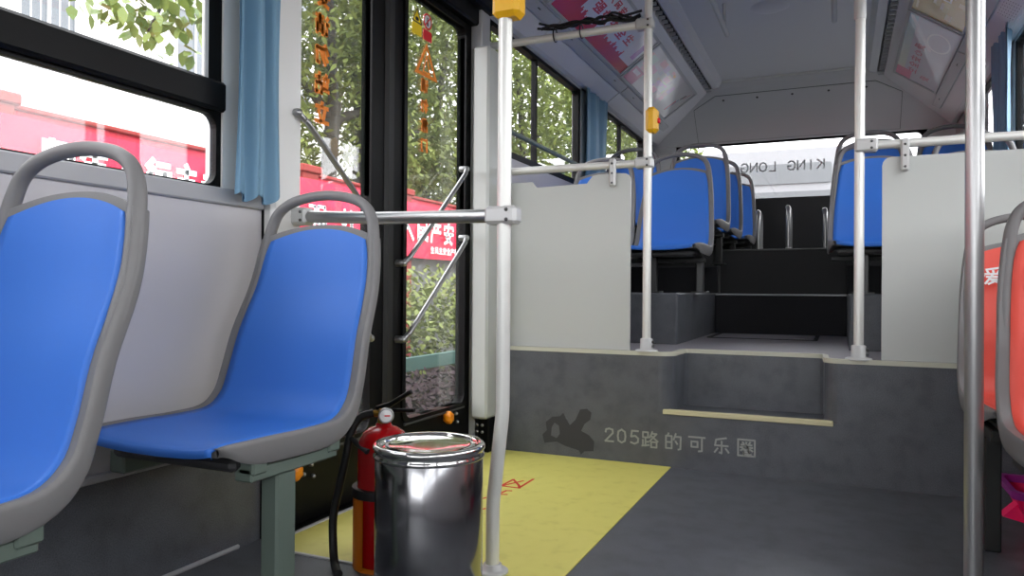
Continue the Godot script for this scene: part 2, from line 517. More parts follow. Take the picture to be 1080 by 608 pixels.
# ==================================================================== bus shell
func build_shell() -> void:
	# ---- floor
	var fl := struct("floor", "dark grey speckled vinyl bus floor")
	var s := nst()
	box(s, Vector3(WL - 0.06, -0.10, RZ - 0.05), Vector3(WR + 0.06, 0.0, ZF), 0.0)
	part("vinyl", s, "floor_vinyl", fl)
	s = nst()
	box(s, Vector3(-1.415, 0.0, -2.948), Vector3(-0.612, 0.003, -1.557), 0.0)
	var yel := part("standing_zone", s, "yellow_vinyl", fl)
	yel.set_meta("label", "yellow keep-clear floor area by the rear door")
	s = nst()
	box(s, Vector3(-1.43, 0.0, -2.948), Vector3(-1.415, 0.006, -1.555), 0.002)
	part("threshold_strip", s, "clamp_grey", fl)
	s = nst()
	box(s, Vector3(-1.415, 0.0, -1.557), Vector3(-0.612, 0.005, -1.549), 0.001)
	part("edge_strip", s, "clamp_grey", fl)
	# red painted marks left of a worn-off sign on the yellow area
	s = nst()
	for ln in [[[-1.104, -2.39], [-1.10, -2.495], [-1.05, -2.43], [-1.032, -2.395]], [[-1.11, -2.395], [-1.035, -2.395], [-1.035, -2.53]], [[-1.10, -2.40], [-1.06, -2.49]],
			[[-1.07, -2.27], [-1.06, -2.345], [-1.045, -2.35]], [[-1.075, -2.29], [-1.04, -2.30]], [[-1.05, -2.09], [-1.03, -2.13]], [[-1.12, -2.1], [-1.10, -2.2], [-1.08, -2.25]]]:
		for i in ln.size() - 1:
			var a := Vector2(ln[i][0], -ln[i][1])
			var b := Vector2(ln[i + 1][0], -ln[i + 1][1])
			var d := (b - a).normalized() * 0.0045
			var n := Vector2(-d.y, d.x)
			extrude(s, PackedVector2Array([a - d - n, b + d - n, b + d + n, a - d + n]), 0.0008, ground_plane(0.003))
	part("painted_marks", s, "red_paint", fl)

	# ---- door-side wall
	var wl := struct("wall_left", "grey panelled bus side wall with dark vinyl skirt")
	s = nst()
	box(s, Vector3(WL - 0.06, 0.282, -1.60), Vector3(WL, 0.924, ZF), 0.0)
	part("wall_panel", s, "panel_grey", wl)
	s = nst()
	box(s, Vector3(WL - 0.06, -0.35, -1.60), Vector3(WL + 0.004, 0.276, ZF), 0.0)
	part("skirt", s, "floor_vinyl", wl)
	s = nst()
	box(s, Vector3(WL, 0.276, -1.598), Vector3(WL + 0.014, 0.294, ZF), 0.003)
	part("ledge", s, "sill_grey", wl)
	s = nst()   # cove strip along the foot of the wall
	box(s, Vector3(WL, 0.0, -1.52), Vector3(WL + 0.012, 0.012, ZF), 0.004)
	part("cove_strip", s, "sill_grey", wl)
	s = nst()
	box(s, Vector3(WL - 0.06, 0.924, -1.60), Vector3(WL + 0.012, 0.967, ZF), 0.004)
	part("sill", s, "sill_grey", wl)
	s = nst()   # pillars between the front windows, wall above them
	for z in [[-1.60, -1.455], [0.10, 0.22], [1.62, 1.74], [3.1, ZF]]:
		box(s, Vector3(WL - 0.06, 0.967, z[0]), Vector3(WL, 1.985, z[1]), 0.0)
	box(s, Vector3(WL - 0.06, 1.97, -1.60), Vector3(WL, 2.02, ZF), 0.0)
	part("pillar", s, "pillar_white", wl)
	s = nst()   # pillar at the front edge of the rear door
	box(s, Vector3(WL - 0.05, 0.36, -1.725), Vector3(-1.445, 2.0, -1.602), 0.012)
	part("door_pillar", s, "pillar_white", wl)
	s = nst()
	box(s, Vector3(WL - 0.05, 0.0, -1.66), Vector3(-1.455, 0.36, -1.602), 0.006)
	part("pillar_foot", s, "black_frame", wl)
	s = nst()   # wall beside the raised seats
	box(s, Vector3(WL - 0.06, -0.35, ZR), Vector3(WL, 1.36, -2.96), 0.0)
	part("rear_wall_panel", s, "panel_grey", wl)
	s = nst()
	box(s, Vector3(WL - 0.06, 1.36, -3.05), Vector3(WL, 1.985, -2.96), 0.0)
	box(s, Vector3(WL - 0.06, 1.36, -4.72), Vector3(WL, 1.985, -4.38), 0.0)
	box(s, Vector3(WL - 0.06, 1.36, ZR), Vector3(WL, 1.985, -6.0), 0.0)
	box(s, Vector3(WL - 0.06, 1.97, ZR), Vector3(WL, 2.02, -2.90), 0.0)
	part("rear_pillar", s, "rail_grey", wl)
	# ---- opposite wall
	var wr := struct("wall_right", "grey panelled bus side wall opposite the door")
	s = nst()
	box(s, Vector3(WR, -0.35, RZ), Vector3(WR + 0.06, 0.967, ZF), 0.0)
	box(s, Vector3(WR, -0.35, ZR), Vector3(WR + 0.06, 1.36, RZ), 0.0)
	box(s, Vector3(WR, 1.97, ZR), Vector3(WR + 0.06, 2.02, ZF), 0.0)
	part("wall_panel", s, "panel_grey", wr)
	s = nst()
	for z in [[3.1, ZF], [1.62, 1.74], [0.10, 0.22], [-1.5, -1.38], [-3.05, -2.93]]:
		box(s, Vector3(WR, 0.967, z[0]), Vector3(WR + 0.06, 1.985, z[1]), 0.0)
	for z in [[-4.72, -4.38], [ZR, -6.0]]:
		box(s, Vector3(WR, 1.36, z[0]), Vector3(WR + 0.06, 1.985, z[1]), 0.0)
	part("pillar", s, "rail_grey", wr)
	# ---- front wall with the windscreen opening
	var wf := struct("wall_front", "front end of the bus around the windscreen")
	s = nst()
	box(s, Vector3(WL - 0.06, -0.35, ZF), Vector3(WR + 0.06, 0.75, ZF + 0.06), 0.0)
	box(s, Vector3(WL - 0.06, 2.0, ZF), Vector3(WR + 0.06, 2.5, ZF + 0.06), 0.0)
	box(s, Vector3(WL - 0.06, 0.75, ZF), Vector3(WL + 0.06, 2.0, ZF + 0.06), 0.0)
	box(s, Vector3(WR - 0.06, 0.75, ZF), Vector3(WR + 0.06, 2.0, ZF + 0.06), 0.0)
	part("panel", s, "panel_grey", wf)
	# ---- rear wall: black lower panel, sloping grey cowl above the rear window
	var wb := struct("wall_rear", "rear end of the bus, black below and grey cowl above the window")
	s = nst()
	box(s, Vector3(WL - 0.06, -0.35, ZR - 0.06), Vector3(WR + 0.06, 1.47, ZR), 0.0)
	part("lower_panel", s, "rear_black", wb)
	s = nst()
	box(s, Vector3(WL - 0.06, 1.47, ZR - 0.06), Vector3(-1.30, 2.0, ZR), 0.0)
	box(s, Vector3(0.61, 1.47, ZR - 0.06), Vector3(WR + 0.06, 2.0, ZR), 0.0)
	part("corner_panel", s, "ceiling_rear", wb)
	s = nst()
	# cowl: slopes from the ceiling edge down to the top of the rear window
	var cow := PackedVector2Array([Vector2(6.0, 2.40), Vector2(6.03, 2.33), Vector2(6.38, 1.965), Vector2(6.46, 1.965), Vector2(6.46, 2.46), Vector2(6.0, 2.46)])
	extrude(s, cow, WR - WL + 0.12, Transform3D(Basis(Vector3(0, 0, -1), Vector3(0, 1, 0), Vector3(1, 0, 0)), Vector3(WL - 0.06, 0, 0)))
	part("cowl", s, "ceiling_rear", wb)
	# raised inspection cover on the cowl with screws
	var cz := Vector3(0, 2.33, -6.03)
	var dn := (Vector3(0, 1.965, -6.38) - cz)
	var cl := dn.length()
	dn = dn.normalized()
	var cxf := Transform3D(Basis(Vector3(1, 0, 0), -dn, Vector3(1, 0, 0).cross(-dn)), cz)
	s = nst()
	extrude(s, PackedVector2Array([Vector2(-1.10, -cl + 0.02), Vector2(0.42, -cl + 0.02), Vector2(0.42, -0.17), Vector2(0.24, -0.06), Vector2(-0.92, -0.06), Vector2(-1.10, -0.17)]), 0.007, cxf)
	part("inspection_cover", s, "ceiling_rear", wb)
	s = nst()
	extrude(s, PackedVector2Array([Vector2(-1.104, -cl + 0.015), Vector2(0.424, -cl + 0.015), Vector2(0.424, -0.168), Vector2(0.2415, -0.056), Vector2(-0.9215, -0.056), Vector2(-1.104, -0.168)]), 0.0025, cxf)
	part("cover_gasket", s, "leg_green", wb)
	for x in [-0.86, -0.60, -0.34, -0.08, 0.18]:
		s = nst()
		lathe(s, [[0.0, 0.0105], [0.007, 0.010], [0.009, 0.007]], 10)
		var sc := part("screw", s, "bolt", wb)
		sc.transform = cxf * Transform3D(Basis(Vector3.RIGHT, PI / 2), Vector3(x, -0.10, 0.0))

	# ---- ceiling
	var ce := struct("ceiling", "grey bus ceiling with sloping side panels")
	var prof := PackedVector2Array([Vector2(WL - 0.06, 1.985), Vector2(-1.45, 1.985), Vector2(-0.985, 2.312), Vector2(-0.985, 2.345), Vector2(-0.945, 2.368), Vector2(-0.935, 2.335), Vector2(-0.885, 2.345), Vector2(-0.855, 2.385),
		Vector2(0.165, 2.385), Vector2(0.195, 2.345), Vector2(0.245, 2.335), Vector2(0.255, 2.368), Vector2(0.295, 2.345), Vector2(0.295, 2.312), Vector2(0.76, 1.985), Vector2(WR + 0.06, 1.985),
		Vector2(WR + 0.06, 2.22), Vector2(0.55, 2.52), Vector2(-1.24, 2.52), Vector2(WL - 0.06, 2.22)])
	s = nst()
	extrude(s, prof, ZF - ZR + 0.06, Transform3D(Basis.IDENTITY, Vector3(0, 0, ZR - 0.06)))
	part("lining", s, "ceiling_grey", ce)
	for side in [0, 1]:
		s = nst()
		box(s, Vector3(-0.982, 2.338, -6.2), Vector3(-0.948, 2.345, ZF), 0.0) if side == 0 else box(s, Vector3(0.258, 2.338, -6.2), Vector3(0.292, 2.345, ZF), 0.0)
		part("air_slot", s, "black_rubber", ce)
		s = nst()
		var z := -6.2
		while z < -2.0:
			var x0 := -0.984 if side == 0 else 0.257
			box(s, Vector3(x0, 2.318, z), Vector3(x0 + 0.038, 2.336, z + 0.014), 0.0)
			z += 0.075
		var fin := part("slot_fins", s, "rail_grey", ce)
		fin.set_meta("kind", "stuff")
	# pale bead where the middle ceiling meets the cowl
	s = nst()
	box(s, Vector3(-0.855, 2.374, -6.02), Vector3(0.165, 2.387, -5.985), 0.004)
	part("end_bead", s, "pillar_white", ce)
	s = nst()
	lathe(s, [[0.0, -0.016], [0.05, -0.015], [0.09, -0.008], [0.11, 0.0]], 24, Vector3(-0.38, 2.385, -4.55))
	part("dome", s, "ceiling_grey", ce)
	# sloping side panels: lower flap, hinge rail, each flap a piece of its own
	for side in [0, 1]:
		for k in 6:
			var z0 := -6.1 + k * 1.30
			s = nst()
			slab(s, side, 0.02, 0.19, z0 + 0.006, z0 + 1.294, 0.006)
			part("lower_flap", s, "ceiling_grey", ce)
			s = nst()
			slab(s, side, 0.20, 0.315, z0 + 0.006, z0 + 1.294, 0.014)
			var hr := part("hinge_rail", s, "rail_grey", ce)
			for zz in [0.22, 1.06]:
				s = nst()
				slab(s, side, 0.25, 0.275, z0 + zz, z0 + zz + 0.035, 0.018)
				part("latch", s, "bolt", hr)
	# loudspeaker holes in the right lower flap
	s = nst()
	for i in 7:
		for j in 6:
			slab(s, 1, 0.035 + i * 0.021, 0.045 + i * 0.021, -4.10 + j * 0.035, -4.088 + j * 0.035, 0.0065)
	var sp := part("speaker_holes", s, "black_rubber", ce)
	sp.set_meta("kind", "stuff")

	# ---- windows
	var n := 1
	var side_windows := [
		[WL, -1.455, 0.10, 0.967, 1.97], [WL, 0.22, 1.62, 0.967, 1.97], [WL, 1.74, 3.1, 0.967, 1.97],
		[WL, -4.38, -3.05, 1.36, 1.97], [WL, -6.0, -4.72, 1.36, 1.97],
		[WR, -1.38, 0.10, 0.967, 1.97], [WR, 0.22, 1.62, 0.967, 1.97], [WR, 1.74, 3.1, 0.967, 1.97], [WR, -2.93, -1.5, 0.967, 1.97],
		[WR, -4.38, -3.05, 1.36, 1.97], [WR, -6.0, -4.72, 1.36, 1.97]]
	for w in side_windows:
		var o := struct("window_%d" % n)
		n += 1
		var left: bool = w[0] == WL
		var front: bool = w[3] < 1.0
		var x0: float = w[0] - ((0.028 if front else 0.045) if left else (-0.006 if front else -0.008))
		var xf := side_plane(x0)
		var u0: float = -w[2]
		var u1: float = -w[1]
		var f := nst()
		if front:
			# fixed lower light, thick black transom, sliding upper light
			ring_frame(f, rrect(u0, w[3], u1, 1.20, 0.001), rrect(u0 + 0.03, w[3] + 0.006, u1 - 0.016, 1.157, 0.035), 0.022, xf)
			ring_frame(f, rrect(u0, 1.20, u1, w[4], 0.001), rrect(u0 + 0.045, 1.248, u1 - 0.045, w[4] - 0.04, 0.012), 0.022, xf)
			box(f, Vector3(u0, 1.165, 0.02), Vector3(u1 + 0.004, 1.243, 0.042), 0.008, xf)
		else:
			ring_frame(f, rrect(u0, w[3], u1, w[4], 0.001), rrect(u0 + 0.035, w[3] + 0.035, u1 - 0.035, w[4] - 0.02, 0.03), 0.04, xf)
			var um: float = u0 + 0.62
			box(f, Vector3(um - 0.010, w[3] + 0.02, 0.005), Vector3(um + 0.010, w[4] - 0.02, 0.034), 0.0, xf)
		part("window_frame", f, "black_frame", o)
		f = nst()
		if front:
			box(f, Vector3(u0 + 0.02, w[3] + 0.004, 0.012), Vector3(u1 - 0.01, 1.17, 0.015), 0.0, xf)
		else:
			box(f, Vector3(u0 + 0.02, w[3] + 0.02, 0.012), Vector3(u1 - 0.02, w[4] - 0.01, 0.015), 0.0, xf)
		part("pane", f, "glass", o)
		if front:
			f = nst()
			box(f, Vector3(u0 + 0.03, 1.235, 0.018), Vector3(u1 - 0.03, w[4] - 0.03, 0.021), 0.0, xf)
			part("pane", f, "glass", o)
			f = nst()   # metal edge of the sliding pane
			box(f, Vector3(u1 - 0.06, 1.24, 0.014), Vector3(u1 - 0.046, w[4] - 0.035, 0.026), 0.002, xf)
			part("pane_edge", f, "clamp_grey", o)
	var ww := struct("window_%d" % n, "rear window with faded mirrored lettering")
	s = nst()
	ring_frame(s, rrect(-1.30, 1.47, 0.61, 1.985, 0.001), rrect(-1.27, 1.485, 0.58, 1.95, 0.05), 0.03, Transform3D(Basis.IDENTITY, Vector3(0, 0, ZR - 0.045)))
	part("window_frame", s, "black_frame", ww)
	s = nst()
	box(s, Vector3(-1.29, 1.475, ZR - 0.034), Vector3(0.6, 1.98, ZR - 0.030), 0.0)
	part("pane", s, "glass", ww)
	s = nst()
	strokes(s, "GNOL GNIK", 0.082, 0.0125, 0.90, true, false, 0.001)
	var tl := part("lettering", s, "faded_film", ww)
	tl.position = Vector3(-0.772, 1.792, ZR - 0.029)
	n += 1
	var ws := struct("window_%d" % n, "windscreen at the front of the bus")
	s = nst()
	ring_frame(s, rrect(WL + 0.06, 0.75, WR - 0.06, 2.0, 0.001), rrect(WL + 0.10, 0.79, WR - 0.10, 1.96, 0.06), 0.04, Transform3D(Basis.IDENTITY, Vector3(0, 0, ZF + 0.01)))
	part("window_frame", s, "black_frame", ws)
	s = nst()
	box(s, Vector3(WL + 0.07, 0.76, ZF + 0.03), Vector3(WR - 0.07, 1.99, ZF + 0.034), 0.0)
	part("pane", s, "glass", ws)

func slant(side: int, t: float, z: float, h := 0.0) -> Vector3:
	# point on the sloping panel between window top (t 0) and air slot (t 1), h proud of it
	var x := -1.45 + 0.465 * t
	var y := 1.985 + 0.327 * t
	var n := Vector2(0.327, -0.465).normalized()
	x += n.x * h
	y += n.y * h
	if side == 1:
		x = 2.0 * -0.345 - x
	return Vector3(x, y, z)

func slab(st: SurfaceTool, side: int, t0: float, t1: float, z0: float, z1: float, h: float, h0 := -0.004) -> void:
	st.set_smooth_group(-1)
	var e := h * 0.25
	var dt := e / 0.57
	var p := []
	for hh in [h0, h]:
		var k: float = 0.0 if hh == h0 else e
		var kt: float = 0.0 if hh == h0 else dt
		p.append([slant(side, t0 + kt, z0 + k, hh), slant(side, t1 - kt, z0 + k, hh), slant(side, t1 - kt, z1 - k, hh), slant(side, t0 + kt, z1 - k, hh)])
	var c := slant(side, (t0 + t1) / 2, (z0 + z1) / 2, (h0 + h) / 2)
	face(st, p[1], c)
	face(st, p[0], c)
	for i in 4:
		var j := (i + 1) % 4
		face(st, [p[0][i], p[0][j], p[1][j], p[1][i]], c)

# ==================================================================== raised rear floor
func build_platforms() -> void:
	var pf := struct("rear_platform", "raised dark grey rear floor with a step cut into its riser", "platform")
	var plan := PackedVector2Array()
	var add := func(x, z): plan.append(Vector2(x, -z))
	add.call(WL, RZ)
	for i in 7:   # rounded corners beside the step
		var a := PI / 2 * i / 6
		add.call(-0.665 + 0.06 * sin(a), RZ - 0.06 * (1 - cos(a)))
	add.call(-0.60, RZ - 0.20)
	add.call(-0.585, RZ - 0.215)
	add.call(-0.068, RZ - 0.215)
	add.call(-0.055, RZ - 0.20)
	for i in 7:
		var a := PI / 2 * (6 - i) / 6
		add.call(0.01 - 0.06 * sin(a), RZ - 0.06 * (1 - cos(a)))
	add.call(WR, RZ)
	add.call(WR, ZR)
	add.call(WL, ZR)
	var s := nst()
	extrude(s, plan, 0.452, ground_plane(0.0), false)
	part("riser", s, "floor_vinyl", pf)
	s = nst()
	extrude(s, plan, 0.006, ground_plane(0.452), false)
	part("deck", s, "aisle_vinyl", pf)
	# step block inside the recess
	s = nst()
	box(s, Vector3(-0.668, 0.0, RZ - 0.3), Vector3(0.012, 0.222, RZ + 0.0003), 0.0)
	part("step", s, "floor_vinyl", pf)
	s = nst()
	box(s, Vector3(-0.645, 0.222, RZ - 0.022), Vector3(-0.018, 0.231, RZ + 0.006), 0.002)
	box(s, Vector3(-0.645, 0.212, RZ + 0.001), Vector3(-0.018, 0.231, RZ + 0.007), 0.002)
	part("step_nosing", s, "edge_yellow", pf)
	# pale nosing that follows the upper edge
	var top := PackedVector2Array()
	var edge := []
	for i in range(0, 20):
		if i < plan.size() - 3:
			edge.append(plan[i])
	edge.append(Vector2(WR, -RZ))
	s = nst()
	for i in edge.size() - 1:
		var a: Vector2 = edge[i]
		var b: Vector2 = edge[i + 1]
		if a.distance_to(b) < 0.002:
			continue
		var d := (b - a).normalized()
		var nn := Vector2(-d.y, d.x) * 0.016
		extrude(s, PackedVector2Array([a - d * 0.001, b + d * 0.001, b + d * 0.001 + nn, a - d * 0.001 + nn]), 0.009, ground_plane(0.452))
		var mm := Vector2(d.y, -d.x) * 0.004
		extrude(s, PackedVector2Array([a - d * 0.001 + mm, b + d * 0.001 + mm, b + d * 0.001, a - d * 0.001]), 0.017, ground_plane(0.444))
	part("edge_nosing", s, "edge_trim", pf)
	# lettering on the riser
	s = nst()
	strokes(s, "205", 0.062, 0.0075, 1.0, false, false, 0.001, 0.86)
	var l := part("lettering", s, "cream_print", pf)
	l.position = Vector3(-0.893, 0.139, RZ + 0.0006)
	s = nst()
	strokes(s, "路的可乐圈", 0.070, 0.0068, 1.34, false, false, 0.001)
	l = part("lettering", s, "cream_print", pf)
	l.position = Vector3(-0.733, 0.140, RZ + 0.0006)
	# dark blot left of the lettering
	s = nst()
	var blot := [[-1.155, 0.05], [-1.165, 0.085], [-1.145, 0.105], [-1.15, 0.14], [-1.12, 0.165], [-1.085, 0.17], [-1.07, 0.185], [-1.06, 0.165], [-1.04, 0.135], [-1.015, 0.16], [-0.995, 0.205], [-0.965, 0.21], [-0.945, 0.195], [-0.95, 0.165], [-0.975, 0.145], [-0.99, 0.115], [-0.955, 0.10], [-0.932, 0.075], [-0.935, 0.035], [-0.975, 0.03], [-0.99, 0.015], [-1.0, 0.032], [-1.06, 0.045], [-1.10, 0.06]]
	var bp := PackedVector2Array()
	for p in blot:
		bp.append(Vector2(p[0], p[1]))
	extrude(s, bp, 0.0008, Transform3D(Basis.IDENTITY, Vector3(0, 0, RZ)))
	var st := part("blot", s, "dark_stain", pf)
	st.set_meta("label", "dark irregular blot painted on the riser")
	s = nst()
	extrude(s, PackedVector2Array([Vector2(-1.125, 0.085), Vector2(-1.10, 0.075), Vector2(-1.085, 0.095), Vector2(-1.09, 0.13), Vector2(-1.11, 0.14), Vector2(-1.122, 0.12)]), 0.0012, Transform3D(Basis.IDENTITY, Vector3(0, 0, RZ)))
	part("blot_gap", s, "floor_vinyl", pf)
	# hatch in the aisle floor
	s = nst()
	ring_frame(s, rrect(-0.655, 4.06, -0.10, 4.56, 0.02), rrect(-0.635, 4.08, -0.12, 4.54, 0.012), 0.004, ground_plane(0.458))
	var ht := part("floor_hatch", s, "black_rubber", pf)
	s = nst()
	box(s, Vector3(-0.63, 0.457, -4.535), Vector3(-0.125, 0.460, -4.085), 0.0)
	part("hatch_plate", s, "aisle_vinyl", ht)
	s = nst()
	box(s, Vector3(-0.22, 0.460, -4.18), Vector3(-0.165, 0.463, -4.12), 0.001)
	part("hatch_handle", s, "steel", ht)
	# seat pedestals along both sides of the aisle
	var sp := struct("seat_pedestal", "dark pedestal under the raised seats on the door side", "platform")
	s = nst()
	box(s, Vector3(WL, 0.452, -4.75), Vector3(-0.69, 0.70, -3.45), 0.008)
	part("body", s, "floor_vinyl", sp)
	s = nst()
	box(s, Vector3(WL, 0.452, ZR), Vector3(-0.70, 0.87, -4.75), 0.006)
	part("upper_tier", s, "dark_carpet", sp)
	sp = struct("seat_pedestal", "dark pedestal under the raised seats opposite the door", "platform")
	s = nst()
	box(s, Vector3(0.04, 0.452, -4.75), Vector3(WR, 0.70, -3.45), 0.008)
	part("body", s, "floor_vinyl", sp)
	s = nst()
	box(s, Vector3(0.04, 0.452, ZR), Vector3(WR, 0.87, -4.75), 0.006)
	part("upper_tier", s, "dark_carpet", sp)
	# two more steps at the end of the aisle
	var at := struct("aisle_step", "black steps at the end of the rear aisle", "step")
	s = nst()
	box(s, Vector3(-0.69, 0.452, -4.8), Vector3(0.04, 0.686, -4.60), 0.003)
	part("lower_riser", s, "dark_carpet", at)
	s = nst()
	box(s, Vector3(-0.69, 0.686, -4.64), Vector3(0.04, 0.697, -4.592), 0.003)
	part("lower_nosing", s, "rail_grey", at)
	s = nst()
	box(s, Vector3(-0.70, 0.452, ZR), Vector3(0.04, 0.968, -4.80), 0.003)
	part("upper_riser", s, "rear_black", at)
	s = nst()
	box(s, Vector3(-0.70, 0.966, -4.84), Vector3(0.04, 0.977, -4.795), 0.003)
	box(s, Vector3(-0.703, 0.70, -4.803), Vector3(-0.690, 0.977, -4.790), 0.002)
	part("upper_nosing", s, "bolt", at)
	s = nst()
	box(s, Vector3(WL, 0.87, ZR), Vector3(WR, 1.44, -6.0), 0.01)
	part("engine_cover", s, "rear_black", at)

# ==================================================================== rear door
func build_door() -> void:
	var d := struct("door_1", "black framed double-leaf glass bus door")
	for leaf in 2:
		# leaf 0 towards the front, leaf 1 towards the rear
		var u0 := 1.60 if leaf == 0 else 2.222
		var u1 := 2.218 if leaf == 0 else 2.92
		var g0 := 1.66 if leaf == 0 else 2.335
		var g1 := 2.105 if leaf == 0 else 2.80
		var lf := Node3D.new()
		lf.name = "door_leaf"
		d.add_child(lf, true)
		var s := nst()
		var xf := side_plane(WL - 0.028)
		ring_frame(s, rrect(u0, 0.0, u1, 1.93, 0.004), rrect(g0, 0.222, g1, 1.83, 0.04), 0.036, xf)
		# rubber lip and raised inner edge
		ring_frame(s, rrect(g0 - 0.022, 0.20, g1 + 0.022, 1.852, 0.05), rrect(g0, 0.222, g1, 1.83, 0.04), 0.044, xf)
		part("leaf_frame", s, "black_frame", lf)
		s = nst()
		box(s, Vector3(g0 - 0.01, 0.21, 0.014), Vector3(g1 + 0.01, 1.84, 0.018), 0.0, xf)
		part("pane", s, "tinted_glass", lf)
		s = nst()
		var e := u1 - 0.006 if leaf == 0 else u0 + 0.006
		box(s, Vector3(e - 0.02, 0.02, 0.0), Vector3(e + 0.02, 1.92, 0.05), 0.012, xf)
		part("edge_seal", s, "black_rubber", lf)
		s = nst()
		box(s, Vector3(g0 - 0.005, 0.198, 0.036), Vector3(g1 + 0.005, 0.207, 0.046), 0.002, xf)
		part("bead", s, "seat_dark", lf)
		# diagonal grab bars: flattened tubes with bolted eyes
		for k in 2:
			var a: Vector3
			var c: Vector3
			if leaf == 1:
				a = Vector3(-1.435, 1.215 - k * 0.29, -2.745)
				c = Vector3(-1.435, 0.80 - k * 0.276, -2.262)
			else:
				a = Vector3(-1.435, 1.215 - k * 0.40, -1.69)
				c = Vector3(-1.435, 0.935 - k * 0.395, -2.06)
			var dir := (c - a).normalized()
			var off := Vector3(0.010, 0, 0)
			s = nst()
			tube(s, smooth([a, a + dir * 0.03 + off * 0.6, a + dir * 0.07 + off, c - dir * 0.07 + off, c - dir * 0.03 + off * 0.6, c], 5), 0.0095, 12)
			var gb := part("grab_bar", s, "steel", lf)
			for p in [a, c]:
				s = nst()
				lathe(s, [[0.0, 0.012], [0.009, 0.010], [0.0125, 0.004], [0.013, -0.030]], 14)
				var ey := part("eye", s, "steel", gb)
				ey.position = p
				ey.rotation.z = -PI / 2
		# orange round knob near the foot of the leaf with small studs beside it
		var kz := -1.717 if leaf == 0 else -2.648
		var ky := 0.164 if leaf == 0 else 0.182
		s = nst()
		var rings := []
		for h in [[0.0, 0.019], [0.008, 0.024], [0.024, 0.024], [0.031, 0.020], [0.033, 0.0]]:
			var ring := []
			for i in 24:
				var a := TAU * i / 24
				var r: float = h[1] * (1.0 + 0.10 * cos(a * 6))
				ring.append(Vector3(h[0], cos(a) * r, sin(a) * r))
			rings.append(ring)
		strip(s, rings, true, 0)
		var kn := part("knob", s, "orange_knob", lf)
		kn.position = Vector3(WL + 0.010, ky, kz)
		for q in [[0.055, -0.02], [0.09, 0.002], [0.10, -0.035]]:
			s = nst()
			lathe(s, [[0.0, 0.010], [0.005, 0.009], [0.007, 0.004], [0.007, -0.002]], 10)
			var bo := part("stud", s, "steel", lf)
			bo.position = Vector3(WL + 0.010, ky + q[1], kz - q[0])
			bo.rotation.z = -PI / 2
		# orange film lettering on the pane, written for the street side and so mirrored here
		s = nst()
		var plane := Transform3D(Basis(Vector3(0, 0, -1), Vector3(0, 1, 0), Vector3(1, 0, 0)), Vector3.ZERO)
		if leaf == 0:
			strokes(s, "上请勿站立".replace("上", "安"), 0.070, 0.0125, 1.32, true, true, 0.001)
		else:
			strokes(s, "请勿靠门", 0.055, 0.010, 1.42, true, true, 0.001)
		var tx := part("film_lettering", s, "orange_film", lf)
		tx.transform = Transform3D(plane.basis, Vector3(WL - 0.008, 1.665 if leaf == 0 else 1.535, -1.835 if leaf == 0 else -2.468))
		if leaf == 1:
			s = nst()   # outlined orange warning triangle
			ring_frame(s, PackedVector2Array([Vector2(-0.085, -0.045), Vector2(0.085, -0.045), Vector2(0, 0.09)]), PackedVector2Array([Vector2(-0.062, -0.032), Vector2(0.062, -0.032), Vector2(0, 0.066)]), 0.001, Transform3D(plane.basis, Vector3(WL - 0.009, 1.590, -2.51)))
			ring_frame(s, PackedVector2Array([Vector2(-0.03, -0.03), Vector2(0.03, -0.03), Vector2(0, 0.05)]), PackedVector2Array([Vector2(-0.02, -0.024), Vector2(0.02, -0.024), Vector2(0, 0.03)]), 0.001, Transform3D(plane.basis, Vector3(WL - 0.009, 1.590, -2.51)))
			part("film_triangle", s, "orange_film", lf)
			door_signs(lf)
	# header with the door drive, black
	var s := nst()
	box(s, Vector3(WL - 0.06, 1.93, -2.96), Vector3(-1.40, 2.03, -1.60), 0.01)
	box(s, Vector3(WL - 0.04, 1.86, -2.95), Vector3(-1.44, 1.94, -1.70), 0.008)
	part("header", s, "black_frame", d)
	s = nst()
	box(s, Vector3(WL - 0.05, 0.0, -2.962), Vector3(-1.452, 1.95, -2.925), 0.004)
	part("rear_jamb", s, "black_frame", d)
	s = nst()
	box(s, Vector3(WL - 0.06, -0.10, -2.96), Vector3(-1.43, 0.0, -1.60), 0.0)
	part("sill_plate", s, "black_frame", d)
	# pale cover over the door shaft behind the door
	var c := thing("door_shaft_cover", "tall pale grey box cover beside the rear door leaf", "cover", Vector3(-1.42, 0.0, -2.86))
	s = nst()
	box(s, Vector3(-0.035, 0.15, -0.085), Vector3(0.045, 1.76, 0.03), 0.01)
	part("cover", s, "partition", c)
	s = nst()
	box(s, Vector3(-0.06, 0.0, -0.085), Vector3(-0.005, 1.93, 0.0), 0.005)
	part("channel", s, "rail_grey", c)
	s = nst()
	box(s, Vector3(-0.03, 0.0, -0.085), Vector3(0.04, 0.15, 0.0), 0.005)
	part("foot", s, "black_frame", c)
	for k in 4:
		s = nst()
		lathe(s, [[0.0, 0.006], [0.006, 0.005], [0.007, 0.0]], 10)
		var bo := part("bolt", s, "steel", c)
		bo.position = Vector3(-0.015 + 0.025 * (k % 2), 0.09 + 0.03 * (k / 2), 0.0)
		bo.rotation.x = PI / 2

